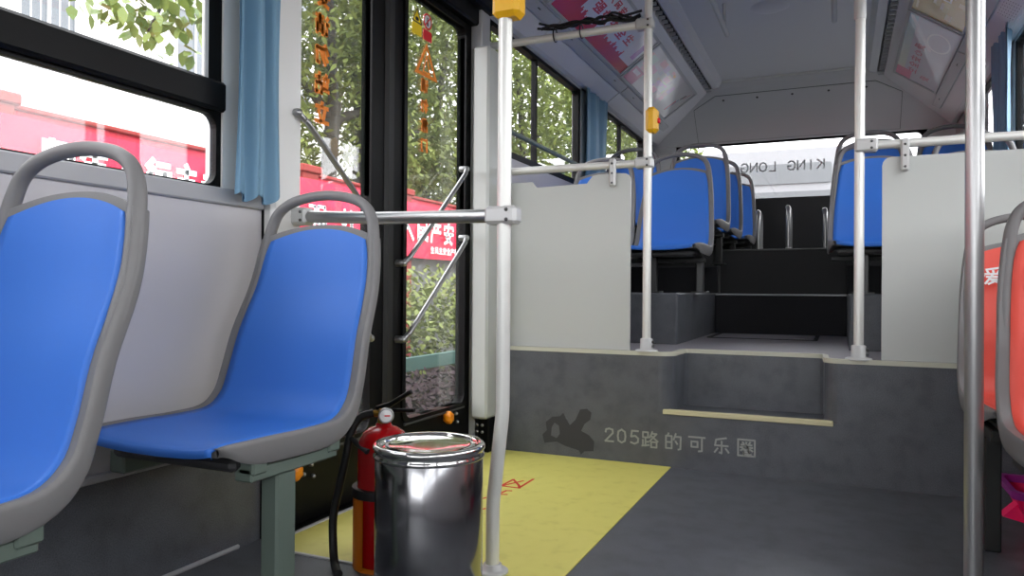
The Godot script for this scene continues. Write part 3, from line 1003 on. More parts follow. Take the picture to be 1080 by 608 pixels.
func door_signs(lf: Node3D) -> void:
	var bs := Basis(Vector3(0, 0, -1), Vector3(0, 1, 0), Vector3(1, 0, 0))
	# yellow warning sign
	var s := nst()
	extrude(s, rrect(-0.034, -0.045, 0.034, 0.0, 0.004), 0.001, Transform3D(bs, Vector3(WL - 0.009, 1.735, -2.435)))
	extrude(s, PackedVector2Array([Vector2(-0.036, 0.002), Vector2(0.036, 0.002), Vector2(0, 0.062)]), 0.001, Transform3D(bs, Vector3(WL - 0.009, 1.735, -2.435)))
	var y := part("warning_sign", s, "sign_yellow", lf)
	s = nst()
	ring_frame(s, PackedVector2Array([Vector2(-0.036, 0.002), Vector2(0.036, 0.002), Vector2(0, 0.062)]), PackedVector2Array([Vector2(-0.029, 0.006), Vector2(0.029, 0.006), Vector2(0, 0.053)]), 0.0016, Transform3D(bs, Vector3(WL - 0.009, 1.735, -2.435)))
	extrude(s, rrect(-0.012, 0.010, 0.012, 0.024, 0.006), 0.0016, Transform3D(bs, Vector3(WL - 0.009, 1.735, -2.435)))
	part("sign_print", s, "black_ink", y)
	# red prohibition sign
	var o := Vector3(WL - 0.009, 1.735, -2.515)
	s = nst()
	extrude(s, rrect(-0.032, -0.045, 0.032, -0.004, 0.003), 0.001, Transform3D(bs, o))
	var ring := PackedVector2Array()
	var inner := PackedVector2Array()
	for i in 28:
		var a := TAU * i / 28
		ring.append(Vector2(cos(a), sin(a)) * 0.032 + Vector2(0, 0.032))
		inner.append(Vector2(cos(a), sin(a)) * 0.025 + Vector2(0, 0.032))
	ring_frame(s, ring, inner, 0.0014, Transform3D(bs, o))
	var dd := Vector2(0.018, 0.018)
	var nn := Vector2(-0.002, 0.002)
	extrude(s, PackedVector2Array([Vector2(0, 0.032) - dd - nn, Vector2(0, 0.032) + dd - nn, Vector2(0, 0.032) + dd + nn, Vector2(0, 0.032) - dd + nn]), 0.0016, Transform3D(bs, o))
	var r := part("prohibition_sign", s, "sign_red", lf)
	s = nst()
	extrude(s, inner, 0.0006, Transform3D(bs, o))
	part("sign_face", s, "white_paint", r)
	s = nst()
	extrude(s, rrect(-0.005, 0.014, 0.005, 0.040, 0.002), 0.0012, Transform3D(bs, o))
	extrude(s, rrect(-0.004, 0.041, 0.004, 0.049, 0.0039), 0.0012, Transform3D(bs, o))
	part("sign_print", s, "black_ink", r)

# ==================================================================== seats
const PROF := [[0.216, 0.036, 0.172], [0.206, 0.040, 0.188], [0.172, 0.042, 0.199], [0.09, 0.042, 0.2045], [-0.01, 0.040, 0.206], [-0.100, 0.046, 0.206], [-0.150, 0.082, 0.206], [-0.175, 0.14, 0.205], [-0.204, 0.235, 0.199], [-0.252, 0.345, 0.189], [-0.275, 0.44, 0.178], [-0.286, 0.51, 0.164]]

func prof_at(i: float) -> Vector3:   # z, y, half width
	var k := clampi(int(floor(i)), 0, PROF.size() - 2)
	var f := i - k
	var p := []
	for d in [-1, 0, 1, 2]:
		var q = PROF[clampi(k + d, 0, PROF.size() - 1)]
		p.append(Vector3(q[0], q[1], q[2]))
	return p[1].cubic_interpolate(p[2], p[0], p[3], f)

func seat_point(i: float, x: float, h: float) -> Vector3:
	# point on the sitting side at lateral x, h proud of it
	var a := prof_at(i)
	var b := prof_at(i + 0.05) if i < 10.9 else a
	var c := prof_at(i - 0.05)
	var t := Vector2(b.x - c.x, b.y - c.y).normalized()
	var n := Vector2(t.y, -t.x)           # towards the sitter
	var u := x / a.z
	var dish := 0.010 * u * u * u * u + 0.008 * u * u
	var p := Vector2(a.x, a.y) + n * (h + dish)
	return Vector3(x, p.y, p.x)

var seat_cache := {}

func seat_meshes() -> Dictionary:
	if seat_cache:
		return seat_cache
	var NU := 18
	var NV := 44
	# shell: front skin, bevelled side walls, back skin
	var s := nst()
	var front := []
	var back := []
	var sides := [[], []]
	var rings := []
	for j in NV + 1:
		var v := float(j) / NV
		var fr := []
		var bk := []
		for k in NU + 1:
			var u := -1.0 + 2.0 * k / NU
			var i := v * (10.9 - 0.55 * u * u)
			var w := prof_at(i).z
			var pan := clampf((6.5 - i) / 2.0, 0.0, 1.0) * smoothstep(0.8, 3.0, i)
			var th := 0.013 + (0.008 + 0.012 * smoothstep(0.2, 2.5, i) + 0.020 * pan) * pow(absf(u), 8.0)
			fr.append(seat_point(i, u * w, 0.0))
			bk.append(seat_point(i, u * (w - 0.004), -th))
			if k == 0 or k == NU:
				var q: Array = sides[0 if k == 0 else 1]
				q.append([seat_point(i, u * w, 0.0), seat_point(i, u * (w + 0.0035), -0.004), seat_point(i, u * (w + 0.004), -0.012), seat_point(i, u * (w + 0.002), -th + 0.005), seat_point(i, u * (w - 0.004), -th)])
		front.append(fr)
		bk.reverse()
		back.append(bk)
	strip(s, front, false, 1)
	strip(s, back, false, 2)
	for q in sides:
		strip(s, q, false, 3)
	s.set_smooth_group(-1)
	for e in [0, NV]:   # close the front lip and the upper edge
		for k in NU:
			var a: Vector3 = front[e][k]
			var b: Vector3 = front[e][k + 1]
			var c: Vector3 = back[e][NU - k - 1]
			var d: Vector3 = back[e][NU - k]
			s.add_vertex(a); s.add_vertex(b); s.add_vertex(c)
			s.add_vertex(a); s.add_vertex(c); s.add_vertex(d)
	s.generate_normals()
	seat_cache.shell = s.commit()
	# coloured cushion skin with a small edge
	s = nst()
	rings = []
	for j in NV + 1:
		var ring := []
		var v := float(j) / NV
		var row := []
		for k in NU + 1:
			var u := -1.0 + 2.0 * k / NU
			var i := 0.12 + v * (10.70 - 0.42 * u * u - 0.12)
			var w := prof_at(i).z - lerpf(0.006, 0.022, smoothstep(0.0, 2.2, i))
			# rounded corners at the upper end
			var edge := maxf(0.0, v - 0.93) / 0.07
			w *= 1.0 - 0.04 * edge * edge
			row.append([i, u * w])
		ring.append(seat_point(row[0][0], row[0][1], -0.004))
		for q in row:
			ring.append(seat_point(q[0], q[1], 0.0035))
		ring.append(seat_point(row[-1][0], row[-1][1], -0.004))
		if j == 0:   # coloured front lip folded down over the edge
			for dn in [[-0.016, 0.004], [-0.010, 0.0065], [-0.002, 0.006]]:
				var lip := []
				for q in ring:
					lip.append(q + Vector3(0, dn[0], dn[1]))
				rings.append(lip)
		rings.append(ring)
	strip(s, rings, false, 0)
	s.generate_normals()
	seat_cache.cushion = s.commit()
	# handle arch
	s = nst()
	var path := []
	for i in [6.6, 7.2, 8.0, 8.6, 9.2, 9.7]:
		path.append(seat_point(i, -(prof_at(i).z - 0.011), -0.013))
	path.append_array([Vector3(-0.166, 0.452, -0.274), Vector3(-0.158, 0.50, -0.282), Vector3(-0.141, 0.538, -0.287), Vector3(-0.106, 0.563, -0.290), Vector3(-0.055, 0.5765, -0.292), Vector3(0, 0.581, -0.293)])
	var full := path.duplicate()
	for i in range(path.size() - 2, -1, -1):
		full.append(Vector3(-path[i].x, path[i].y, path[i].z))
	full = smooth(full, 4)
	var rad := []
	for p in full:
		rad.append(lerpf(0.0128, 0.0150, clampf((0.56 - p.y) / 0.12, 0.0, 1.0)) * clampf((p.y - 0.05) / 0.25, 0.45, 1.0))
	tube(s, full, rad, 14, 1.08, Vector3(1, 0, 0))
	s.generate_normals()
	seat_cache.handle = s.commit()
	# dark underside tray
	s = nst()
	box(s, Vector3(-0.165, -0.006, -0.09), Vector3(0.165, 0.022, 0.175), 0.010)
	s.generate_normals()
	seat_cache.tray = s.commit()
	return seat_cache

func seat(label: String, group: String, at: Vector3, skin: String, frame: String, legs: String, drop: float, deep := false) -> Node3D:
	# at: point under the front edge of the pan, at the height of the pan's underside; drop: distance down to the floor
	var c := seat_meshes()
	var o := thing("bus_seat", label, "seat", at - Vector3(0, drop, 0), group)
	var lift := Vector3(0, drop, 0)
	for q in [["shell", frame], ["cushion", skin], ["handle", frame]]:
		var p := put_mesh({"shell": "seat_shell", "cushion": "cushion", "handle": "grab_handle"}[q[0]], c[q[0]], q[1], o)
		p.position = lift
	var g := put_mesh("underside_tray", c.tray, "seat_dark", o)
	g.position = lift
	var s := nst()
	if legs == "side":
		# painted channel under the aisle side and one square post
		box(s, Vector3(0.150, drop - 0.025, -0.105), Vector3(0.192, drop + 0.002, 0.155), 0.003)
		part("bracket_rail", s, "leg_green", o)
		s = nst()
		box(s, Vector3(0.142, 0.0, 0.02), Vector3(0.186, drop - 0.025, 0.078), 0.005)
		part("leg", s, "leg_green", o)
		s = nst()
		box(s, Vector3(0.125, 0.0, -0.01), Vector3(0.20, 0.008, 0.11), 0.002)
		part("foot_plate", s, "leg_green", o)
		s = nst()
		box(s, Vector3(-0.215, drop - 0.05, -0.18), Vector3(-0.17, drop + 0.0, 0.14), 0.004)
		box(s, Vector3(-0.30, drop - 0.05, -0.06), Vector3(-0.20, drop - 0.02, 0.02), 0.004)
		part("wall_bracket", s, "leg_green", o)
		for zz in [0.135, -0.09]:
			s = nst()
			box(s, Vector3(0.160, drop - 0.012, zz - 0.02), Vector3(0.197, drop + 0.016, zz + 0.02), 0.004)
			part("clip", s, "leg_green", o)
	elif legs == "post":
		box(s, Vector3(-0.165, 0.0, -0.03), Vector3(-0.125, drop - 0.01, 0.01), 0.004)
		part("leg", s, "leg_black", o)
		s = nst()
		box(s, Vector3(-0.175, drop - 0.04, -0.18), Vector3(-0.13, drop - 0.005, 0.16), 0.004)
		part("bracket_rail", s, "leg_black", o)
		s = nst()
		box(s, Vector3(0.13, drop - 0.04, -0.10), Vector3(0.25, drop - 0.005, 0.08), 0.004)
		part("wall_bracket", s, "leg_black", o)
	else:
		for q in [[-0.05, 0.10], [0.15, -0.10]]:
			s = nst()
			box(s, Vector3(q[0] - 0.018, 0.0, q[1] - 0.022), Vector3(q[0] + 0.018, drop - 0.005, q[1] + 0.022), 0.004)
			box(s, Vector3(q[0] - 0.04, 0.0, q[1] - 0.05), Vector3(q[0] + 0.04, 0.008, q[1] + 0.05), 0.002)
			part("leg", s, "bolt" if not deep else "leg_black", o)
		s = nst()
		box(s, Vector3(-0.19, drop - 0.03, -0.03), Vector3(0.19, drop - 0.008, 0.02), 0.003)
		part("cross_rail", s, "leg_black", o)
	return o

func build_seats() -> void:
	# door-side single seats on the low floor
	seat("blue plastic seat cut off by the left picture edge, nearest the camera", "", Vector3(-1.20, 0.36, -0.56), "seat_blue", "seat_frame", "side", 0.36)
	seat("blue plastic seat with a grey arched handle just ahead of the rear door", "", Vector3(-1.20, 0.36, -1.22), "seat_blue", "seat_frame", "side", 0.36)
	# priority seats on the other side
	var o := seat("orange-red priority seat behind the near right pole, farther of the two", "priority seats", Vector3(0.53, 0.36, -2.37), "seat_red", "seat_frame", "post", 0.36)
	priority_print(o)
	o = seat("orange-red priority seat cut off by the right picture edge, nearer of the two", "priority seats", Vector3(0.53, 0.36, -1.78), "seat_red", "seat_frame", "post", 0.36)
	priority_print(o)
	# raised seats, door side: aisle column then window column
	var g := "raised seats on the door side"
	seat("blue raised aisle seat right behind the left white partition and pole", g, Vector3(-0.812, 0.885, -3.80), "seat_blue", "seat_frame", "short", 0.185)
	seat("second blue raised aisle seat on the door side, tallest arch by the rear window", g, Vector3(-0.812, 1.06, -4.45), "seat_blue", "seat_frame", "short", 0.19, true)
	seat("third blue raised aisle seat on the door side", g, Vector3(-0.812, 1.06, -5.07), "seat_blue", "seat_frame", "short", 0.19, true)
	seat("last blue aisle seat on the door side, smallest in view by the rear window", g, Vector3(-0.785, 1.06, -5.68), "seat_blue", "seat_frame", "short", 0.19, true)
	seat("blue raised window seat mostly hidden behind the left white partition", g, Vector3(-1.238, 0.885, -3.80), "seat_blue", "seat_frame", "short", 0.185)
	seat("second blue raised window seat on the door side, behind the left pole", g, Vector3(-1.238, 1.06, -4.45), "seat_blue", "seat_frame", "short", 0.19, true)
	g = "raised seats opposite the door"
	seat("light-struck blue raised aisle seat beside the right white partition", g, Vector3(0.155, 0.885, -3.80), "seat_blue", "seat_frame", "short", 0.185)
	seat("blue raised aisle seat showing behind the one at the right partition", g, Vector3(0.155, 1.06, -4.45), "seat_blue", "seat_frame", "short", 0.19, true)
	seat("blue raised window seat peeking over the right white partition", g, Vector3(0.58, 0.885, -3.80), "seat_blue", "seat_frame", "short", 0.185)
	seat("second blue raised window seat over the right partition, by the rear curtain", g, Vector3(0.58, 1.06, -4.45), "seat_blue", "seat_frame", "short", 0.19, true)

func priority_print(o: Node3D) -> void:
	var s := nst()
	strokes(s, "爱心", 0.058, 0.006, 1.2, false, false, 0.001)
	var p := part("lettering", s, "white_paint", o)
	p.transform = Transform3D(Basis(Vector3.RIGHT, deg_to_rad(-20)), Vector3(-0.135, 0.36 + 0.425, -0.250))

# ==================================================================== poles and rails
func clamp_block(parent: Node3D, at: Vector3, size: Vector3, called := "clamp") -> void:
	var s := nst()
	cbox(s, Vector3.ZERO, size, 0.008)
	var c := part(called, s, "clamp_grey", parent)
	c.position = at
	for dy in [-0.012, 0.012]:
		s = nst()
		lathe(s, [[0.0, 0.004], [0.004, 0.003], [0.005, -0.001]], 10)
		var b := part("screw", s, "bolt", c)
		b.position = Vector3(size.x * 0.22, dy, size.z * 0.5)
		b.rotation.x = PI / 2

func base_flange(parent: Node3D, at: Vector3, m := "clamp_grey") -> void:
	var s := nst()
	lathe(s, [[0.0, 0.0], [0.046, 0.0], [0.046, 0.006], [0.040, 0.009], [0.026, 0.010], [0.025, 0.052], [0.022, 0.054], [0.0, 0.054]], 24)
	var f := part("base_flange", s, m, parent)
	f.position = at
	for dy in [0.022, 0.040]:
		s = nst()
		lathe(s, [[0.0, 0.010], [0.005, 0.009], [0.0055, 0.0]], 8)
		var b := part("screw", s, "bolt", f)
		b.position = Vector3(0.024, dy, 0.006)
		b.rotation.z = -PI / 2

func build_poles() -> void:
	var r := 0.0172
	# bent pole in front of the door
	var o := thing("grab_pole", "bent silver grab pole standing on the yellow floor beside the bin", "pole", Vector3(-0.785, 0.003, -1.655))
	var s := nst()
	tube(s, [Vector3(0, 0.01, 0), Vector3(0.0, 0.15, 0), Vector3(0.0008, 0.17, 0), Vector3(0.003, 0.19, 0.001), Vector3(0.006, 0.21, 0.002), Vector3(0.027, 0.36, 0.014), Vector3(0.030, 0.38, 0.0155), Vector3(0.032, 0.40, 0.0165), Vector3(0.033, 0.42, 0.017), Vector3(0.033, 2.375, 0.017)], r, 20)
	part("tube", s, "coated_pole", o)
	s = nst()
	lathe(s, [[0.0, 0.0], [0.040, 0.0], [0.040, 0.004], [0.036, 0.007], [0.024, 0.008], [0.023, 0.020], [0.0175, 0.021]], 24)
	part("base_flange", s, "clamp_grey", o)
	s = nst()
	box(s, Vector3(0.006, 1.365, -0.012), Vector3(0.078, 1.47, 0.046), 0.012)
	var sb := part("stop_button", s, "yellow_plastic", o)
	s = nst()
	lathe(s, [[0.0, 0.010], [0.012, 0.008], [0.014, 0.0]], 16)
	var rb := part("button", s, "sign_red", sb)
	rb.position = Vector3(0.05, 1.42, 0.045)
	rb.rotation.x = PI / 2
	# rail from that pole to the wall, ahead of the door
	o = thing("handrail", "horizontal silver rail between wall and bent pole, ahead of the door", "handrail", Vector3(-1.45, 0.885, -1.70))
	s = nst()
	tube(s, [Vector3(0.005, 0.03, 0), Vector3(0.30, 0.013, 0.02), Vector3(0.66, 0.002, 0.061)], r, 18)
	part("tube", s, "steel", o)
	clamp_block(o, Vector3(0.695, 0.002, 0.062), Vector3(0.085, 0.045, 0.046))
	clamp_block(o, Vector3(0.025, 0.028, 0.0), Vector3(0.06, 0.05, 0.05), "wall_clamp")
	# pole at the left of the step
	o = thing("grab_pole", "pale grab pole on the riser edge left of the step, with a yellow button", "pole", Vector3(-0.721, 0.458, RZ - 0.03))
	s = nst()
	tube(s, [Vector3(0, 0.03, 0), Vector3(0, 1.0, 0), Vector3(0, 1.922, 0)], r, 18)
	part("tube", s, "coated_pole", o)
	base_flange(o, Vector3.ZERO)
	s = nst()
	box(s, Vector3(-0.006, 0.895, -0.03), Vector3(0.042, 1.0, 0.03), 0.014)
	sb = part("stop_button", s, "yellow_plastic", o)
	s = nst()
	lathe(s, [[0.0, 0.012], [0.010, 0.009], [0.012, 0.0]], 16)
	rb = part("button", s, "sign_red", sb)
	rb.position = Vector3(0.040, 0.945, 0.0)
	rb.rotation.z = -PI / 2
	# its two rails towards the wall
	for q in [[1.233, "horizontal pale rail above the left white partition"], [1.805, "upper pale rail near the ceiling carrying the black cable"]]:
		o = thing("handrail", q[1], "handrail", Vector3(-1.44, q[0], RZ - 0.03))
		s = nst()
		tube(s, [Vector3(-0.04, 0, 0), Vector3(0.69, 0, 0)], 0.0165, 16)
		part("tube", s, "coated_pole", o)
		clamp_block(o, Vector3(0.705, 0, 0), Vector3(0.075, 0.045, 0.048))
		clamp_block(o, Vector3(-0.02, 0, 0), Vector3(0.05, 0.05, 0.05), "wall_clamp")
	# pole at the right of the step and its rail
	o = thing("grab_pole", "pale grab pole on the riser edge right of the step", "pole", Vector3(0.066, 0.458, RZ - 0.03))
	s = nst()
	tube(s, [Vector3(0, 0.03, 0), Vector3(0, 1.0, 0), Vector3(0.005, 1.922, 0)], r, 18)
	part("tube", s, "coated_pole", o)
	base_flange(o, Vector3.ZERO)
	s = nst()
	lathe(s, [[0.019, 1.25], [0.021, 1.26], [0.021, 1.37], [0.019, 1.38]], 18)
	part("sleeve", s, "clamp_grey", o)
	o = thing("handrail", "horizontal pale rail above the right white partition", "handrail", Vector3(0.066, 1.243, RZ - 0.03))
	s = nst()
	tube(s, [Vector3(0.03, 0, 0), Vector3(0.76, 0, 0)], 0.0165, 16)
	part("tube", s, "coated_pole", o)
	clamp_block(o, Vector3(0.022, 0, 0), Vector3(0.078, 0.05, 0.05))
	# near pole on the right
	o = thing("grab_pole", "thick silver grab pole nearest the camera on the right", "pole", Vector3(0.250, 0.0, -1.74))
	s = nst()
	tube(s, [Vector3(0, 0.03, 0), Vector3(0, 1.0, 0), Vector3(0.0, 2.35, 0)], 0.0172, 24)
	part("tube", s, "steel", o)
	base_flange(o, Vector3.ZERO)
	# longitudinal ceiling rails with curved end brackets
	for x in [-0.62, -0.031]:
		o = thing("ceiling_rail", "short grey ceiling grab rail %s" % ("towards the door side" if x < -0.3 else "beside the right pole"), "handrail", Vector3(x, 2.25, -4.54), "ceiling grab rails")
		s = nst()
		tube(s, [Vector3(0, 0, 0), Vector3(0, 0, 1.5), Vector3(0, 0, 4.4)], 0.015, 12)
		part("tube", s, "clamp_grey", o)
		for z in [0.14, 2.2, 4.2]:
			s = nst()
			tube(s, smooth([Vector3(0, 0, z - 0.10), Vector3(0, 0.05, z - 0.03), Vector3(0, 0.137, z)], 4), [0.012, 0.014, 0.015, 0.016, 0.017, 0.018, 0.019, 0.02, 0.022], 10, 0.5)
			part("bracket", s, "clamp_grey", o)
	# guard rail across the window behind the door
	o = thing("window_guard_rail", "blue-grey guard rail across the window behind the rear door", "handrail", Vector3(-1.44, 1.465, -3.02))
	s = nst()
	tube(s, [Vector3(0, 0, 0), Vector3(0, 0, -1.24)], 0.012, 12)
	part("tube", s, "leg_green", o)
	for z in [-0.01, -1.23]:
		s = nst()
		tube(s, [Vector3(0, 0, z), Vector3(-0.043, 0, z)], 0.010, 10)
		part("bracket", s, "leg_green", o)
	# white partitions hung from the rails
	for side in [0, 1]:
		var x0 := -1.40 if side == 0 else 0.141
		var x1 := -0.790 if side == 0 else 0.785
		o = thing("partition", "pale grey partition board %s" % ("between rear door and left riser pole" if side == 0 else "right of the step, behind the orange seats"), "partition", Vector3((x0 + x1) / 2, 0.461, RZ - 0.035))
		var w := (x1 - x0) / 2
		var poly := PackedVector2Array()
		# board with rounded upper corners and a lower stretch between the two hanging tabs
		var tab := 0.735
		var low := 0.700
		poly.append(Vector2(-w, 0)); poly.append(Vector2(w, 0))
		for i in 5:
			var a := PI / 2 * i / 4
			poly.append(Vector2(w - 0.03 + 0.03 * cos(a), tab - 0.03 + 0.03 * sin(a)))
		if side == 0:
			poly.append(Vector2(w - 0.14, tab)); poly.append(Vector2(w - 0.165, tab - 0.004)); poly.append(Vector2(w - 0.19, low))
			poly.append(Vector2(w - 0.42, low - 0.006)); poly.append(Vector2(w - 0.44, low + 0.02)); poly.append(Vector2(-w, low + 0.02))
		else:
			poly.append(Vector2(-w + 0.18, tab)); poly.append(Vector2(-w + 0.15, tab))
			for i in 5:
				var a := PI / 2 + PI / 2 * i / 4
				poly.append(Vector2(-w + 0.03 + 0.03 * cos(a), tab - 0.03 + 0.03 * sin(a)))
		s = nst()
		extrude(s, poly, 0.010, Transform3D(Basis.IDENTITY, Vector3.ZERO))
		part("board", s, "partition", o)
		var hx := w - 0.075 if side == 0 else -w + 0.072
		s = nst()
		box(s, Vector3(hx - 0.014, tab - 0.055, 0.008), Vector3(hx + 0.014, tab + 0.062, 0.030), 0.006)
		var hg := part("hanger", s, "clamp_grey", o)
		for yy in [-0.04, 0.0, 0.04]:
			s = nst()
			lathe(s, [[0.0, 0.004], [0.004, 0.003], [0.005, -0.001]], 10)
			var b := part("screw", s, "bolt", hg)
			b.position = Vector3(hx, tab + yy, 0.030)
			b.rotation.x = PI / 2
	# U handles on the upper step
	for q in [[-0.30, -4.93, "middle"], [-0.50, -5.15, "door-side"], [-0.09, -5.15, "right"]]:
		o = thing("step_handle", "small silver U handle on the top black step, %s one" % q[2], "handle", Vector3(q[0], 0.972, q[1]), "U handles on the top step")
		s = nst()
		tube(s, smooth([Vector3(0.008, 0, 0.02), Vector3(0.008, 0.20, 0.02), Vector3(0.006, 0.26, 0.0), Vector3(0, 0.275, -0.04), Vector3(0.006, 0.26, -0.10), Vector3(0.008, 0.20, -0.13), Vector3(0.008, 0, -0.13)], 5), 0.015, 14)
		part("tube", s, "steel", o)
		for z in [0.02, -0.13]:
			s = nst()
			lathe(s, [[0.0, 0.0], [0.028, 0.0], [0.028, 0.008], [0.017, 0.010], [0.017, 0.02]], 16, Vector3(0.008, 0, z))
			part("foot", s, "clamp_grey", o)

# ==================================================================== loose things
func build_small_things() -> void:
	# stainless bin
	var o := thing("trash_bin", "round polished stainless steel bin with a mirror lid", "bin", Vector3(-0.855, 0.0, -1.462))
	var s := nst()
	lathe(s, [[0.0, 0.0], [0.120, 0.0], [0.123, 0.004], [0.123, 0.324], [0.1215, 0.326]], 72)
	part("body", s, "brushed_steel", o)
	s = nst()
	lathe(s, [[0.1225, 0.322], [0.1265, 0.324], [0.1270, 0.330], [0.1245, 0.3325], [0.1245, 0.340], [0.1275, 0.343], [0.1275, 0.350], [0.123, 0.355], [0.114, 0.355], [0.110, 0.351], [0.108, 0.346]], 72)
	part("rim", s, "mirror_steel", o)
	s = nst()
	lathe(s, [[0.109, 0.346], [0.102, 0.349], [0.092, 0.351], [0.087, 0.348], [0.04, 0.347], [0.0, 0.347]], 72)
	part("lid", s, "mirror_steel", o)
	s = nst()
	lathe(s, [[0.121, 0.0], [0.1255, 0.001], [0.1255, 0.014], [0.1228, 0.016]], 72)
	part("base_ring", s, "black_rubber", o)
	# fire extinguisher
	o = thing("fire_extinguisher", "red fire extinguisher with gauge and black hose behind the bin", "extinguisher", Vector3(-1.065, 0.0, -1.590))
	s = nst()
	lathe(s, [[0.0, 0.005], [0.062, 0.006], [0.066, 0.012], [0.066, 0.295], [0.063, 0.318], [0.052, 0.338], [0.034, 0.350], [0.022, 0.353], [0.018, 0.362], [0.0, 0.362]], 48)
	part("cylinder", s, "extinguisher_red", o)
	s = nst()
	lathe(s, [[0.014, 0.360], [0.016, 0.362], [0.016, 0.372], [0.012, 0.376], [0.012, 0.398], [0.0, 0.40]], 20)
	box(s, Vector3(-0.035, 0.375, -0.008), Vector3(0.012, 0.391, 0.008), 0.004)
	part("valve", s, "brass", o)
	s = nst()
	tube(s, [Vector3(-0.02, 0.398, 0.0), Vector3(0.02, 0.410, 0.0), Vector3(0.075, 0.445, -0.01)], [0.006, 0.007, 0.006], 10, 1.3)
	tube(s, [Vector3(-0.01, 0.392, 0.0), Vector3(0.03, 0.395, 0.0), Vector3(0.085, 0.398, -0.01)], 0.005, 10, 1.3)
	part("lever", s, "black_frame", o)
	s = nst()
	lathe(s, [[0.0, 0.012], [0.014, 0.011], [0.0185, 0.008], [0.0185, 0.0], [0.0, 0.0]], 24)
	var ga := part("gauge", s, "white_paint", o)
	ga.position = Vector3(0.016, 0.384, 0.014)
	ga.rotation = Vector3(PI / 2, deg_to_rad(34), 0)
	s = nst()
	lathe(s, [[0.0155, 0.012], [0.019, 0.013], [0.020, 0.009], [0.020, -0.001]], 24)
	part("gauge_ring", s, "steel", ga)
	s = nst()
	cbox(s, Vector3(0.003, 0.0125, 0), Vector3(0.014, 0.001, 0.003))
	part("needle", s, "sign_red", ga)
	s = nst()
	tube(s, smooth([Vector3(-0.03, 0.384, 0.0), Vector3(-0.062, 0.372, 0.015), Vector3(-0.080, 0.335, 0.03), Vector3(-0.088, 0.27, 0.04), Vector3(-0.105, 0.19, 0.045), Vector3(-0.118, 0.12, 0.05), Vector3(-0.110, 0.05, 0.06), Vector3(-0.085, 0.012, 0.085), Vector3(-0.04, 0.012, 0.13)], 6), 0.0105, 12)
	part("hose", s, "black_rubber", o)
	s = nst()
	tube(s, [Vector3(-0.085, 0.33, 0.028), Vector3(-0.11, 0.338, 0.03), Vector3(-0.05, 0.31, 0.04), Vector3(0.0, 0.30, 0.068)], 0.006, 8, 1.6)
	part("hose_strap", s, "black_rubber", o)
	# its sleeve-shaped holder
	var h := thing("extinguisher_holder", "orange open-fronted holder sleeve around the fire extinguisher", "holder", Vector3(-1.065, 0.0, -1.590))
	s = nst()
	var outer := []
	var gap := deg_to_rad(52)
	for ring in [[0.0705, 0.0], [0.0705, 0.185], [0.076, 0.186], [0.076, 0.0]]:
		var pr := []
		for i in 41:
			var a := deg_to_rad(75) + gap / 2 + (TAU - gap) * i / 40
			pr.append(Vector3(cos(a) * ring[0], ring[1], sin(a) * ring[0]))
		outer.append(pr)
	outer.append(outer[0])
	for i in 4:
		strip(s, [outer[i], outer[i + 1]], false, i + 1)
	part("sleeve", s, "extinguisher_orange", h)
	s = nst()
	lathe(s, [[0.0, 0.0], [0.076, 0.0], [0.076, 0.004], [0.0, 0.0045]], 40)
	part("base", s, "extinguisher_orange", h)
	s = nst()
	lathe(s, [[0.0665, 0.180], [0.079, 0.180], [0.079, 0.203], [0.0665, 0.203]], 48, Vector3.ZERO, true)
	part("band", s, "black_rubber", h)
	# curtains
	curtain("light blue curtain gathered on the pillar between front window and door", Vector3(-1.425, 0.945, -1.515), 0.165, 1.04, -1.0, 0.085)
	curtain("dark blue curtain on the left pillar behind the upper rail", Vector3(-1.455, 1.36, -4.60), 0.46, 0.64, -1.0, 0.055)
	curtain("light blue curtain on the right pillar at the upper right corner", Vector3(0.735, 1.34, -4.33), 0.40, 0.66, 1.0, 0.07)
	# cable tied to the upper rail
	o = thing("cable_bundle", "black bundled cable tied on top of the upper left rail", "cable", Vector3(-1.10, 1.822, RZ - 0.03))
	var cr := RandomNumberGenerator.new()
	cr.seed = 4
	for k in 5:
		s = nst()
		var pts := []
		for i in 9:
			pts.append(Vector3(-0.10 + 0.055 * i + cr.randf_range(-0.01, 0.01), 0.012 + cr.randf_range(0.0, 0.03) + 0.01 * sin(i * 1.3 + k), cr.randf_range(-0.02, 0.02)))
		tube(s, smooth(pts, 4), 0.0055, 8)
		part("cord", s, "cable", o)
	for x in [-0.03, 0.09]:
		s = nst()
		var pts := []
		for i in 13:
			var a := TAU * i / 12
			pts.append(Vector3(x, -0.008 + cos(a) * 0.030, sin(a) * 0.026))
		tube(s, pts, 0.0028, 6)
		part("tie", s, "cable", o)
	# pink dustpan-like tub under the priority seat
	o = thing("pink_tub", "magenta plastic tub with purple rim under the orange seats", "tub", Vector3(0.625, 0.002, -2.60))
	s = nst()
	var rings := []
	for q in [[0.0, 0.10, 0.08], [0.02, 0.115, 0.09], [0.125, 0.165, 0.12]]:
		var ring := []
		for p in rrect(-q[1], -q[2], q[1], q[2], 0.03):
			ring.append(Vector3(p.x, q[0], -p.y))
		rings.append(ring)
	strip(s, rings, true, 0)
	cap(s, rings[0], false)
	part("body", s, "pink_plastic", o)
	s = nst()
	rings = []
	for q in [[0.118, 0.160, 0.115], [0.118, 0.172, 0.127], [0.140, 0.176, 0.131], [0.140, 0.160, 0.115], [0.118, 0.160, 0.115]]:
		var ring := []
		for p in rrect(-q[1], -q[2], q[1], q[2], 0.03):
			ring.append(Vector3(p.x, q[0], -p.y))
		rings.append(ring)
	for i in 4:
		strip(s, [rings[i], rings[i + 1]], true, i + 1)
	part("rim", s, "purple_plastic", o)
	s = nst()
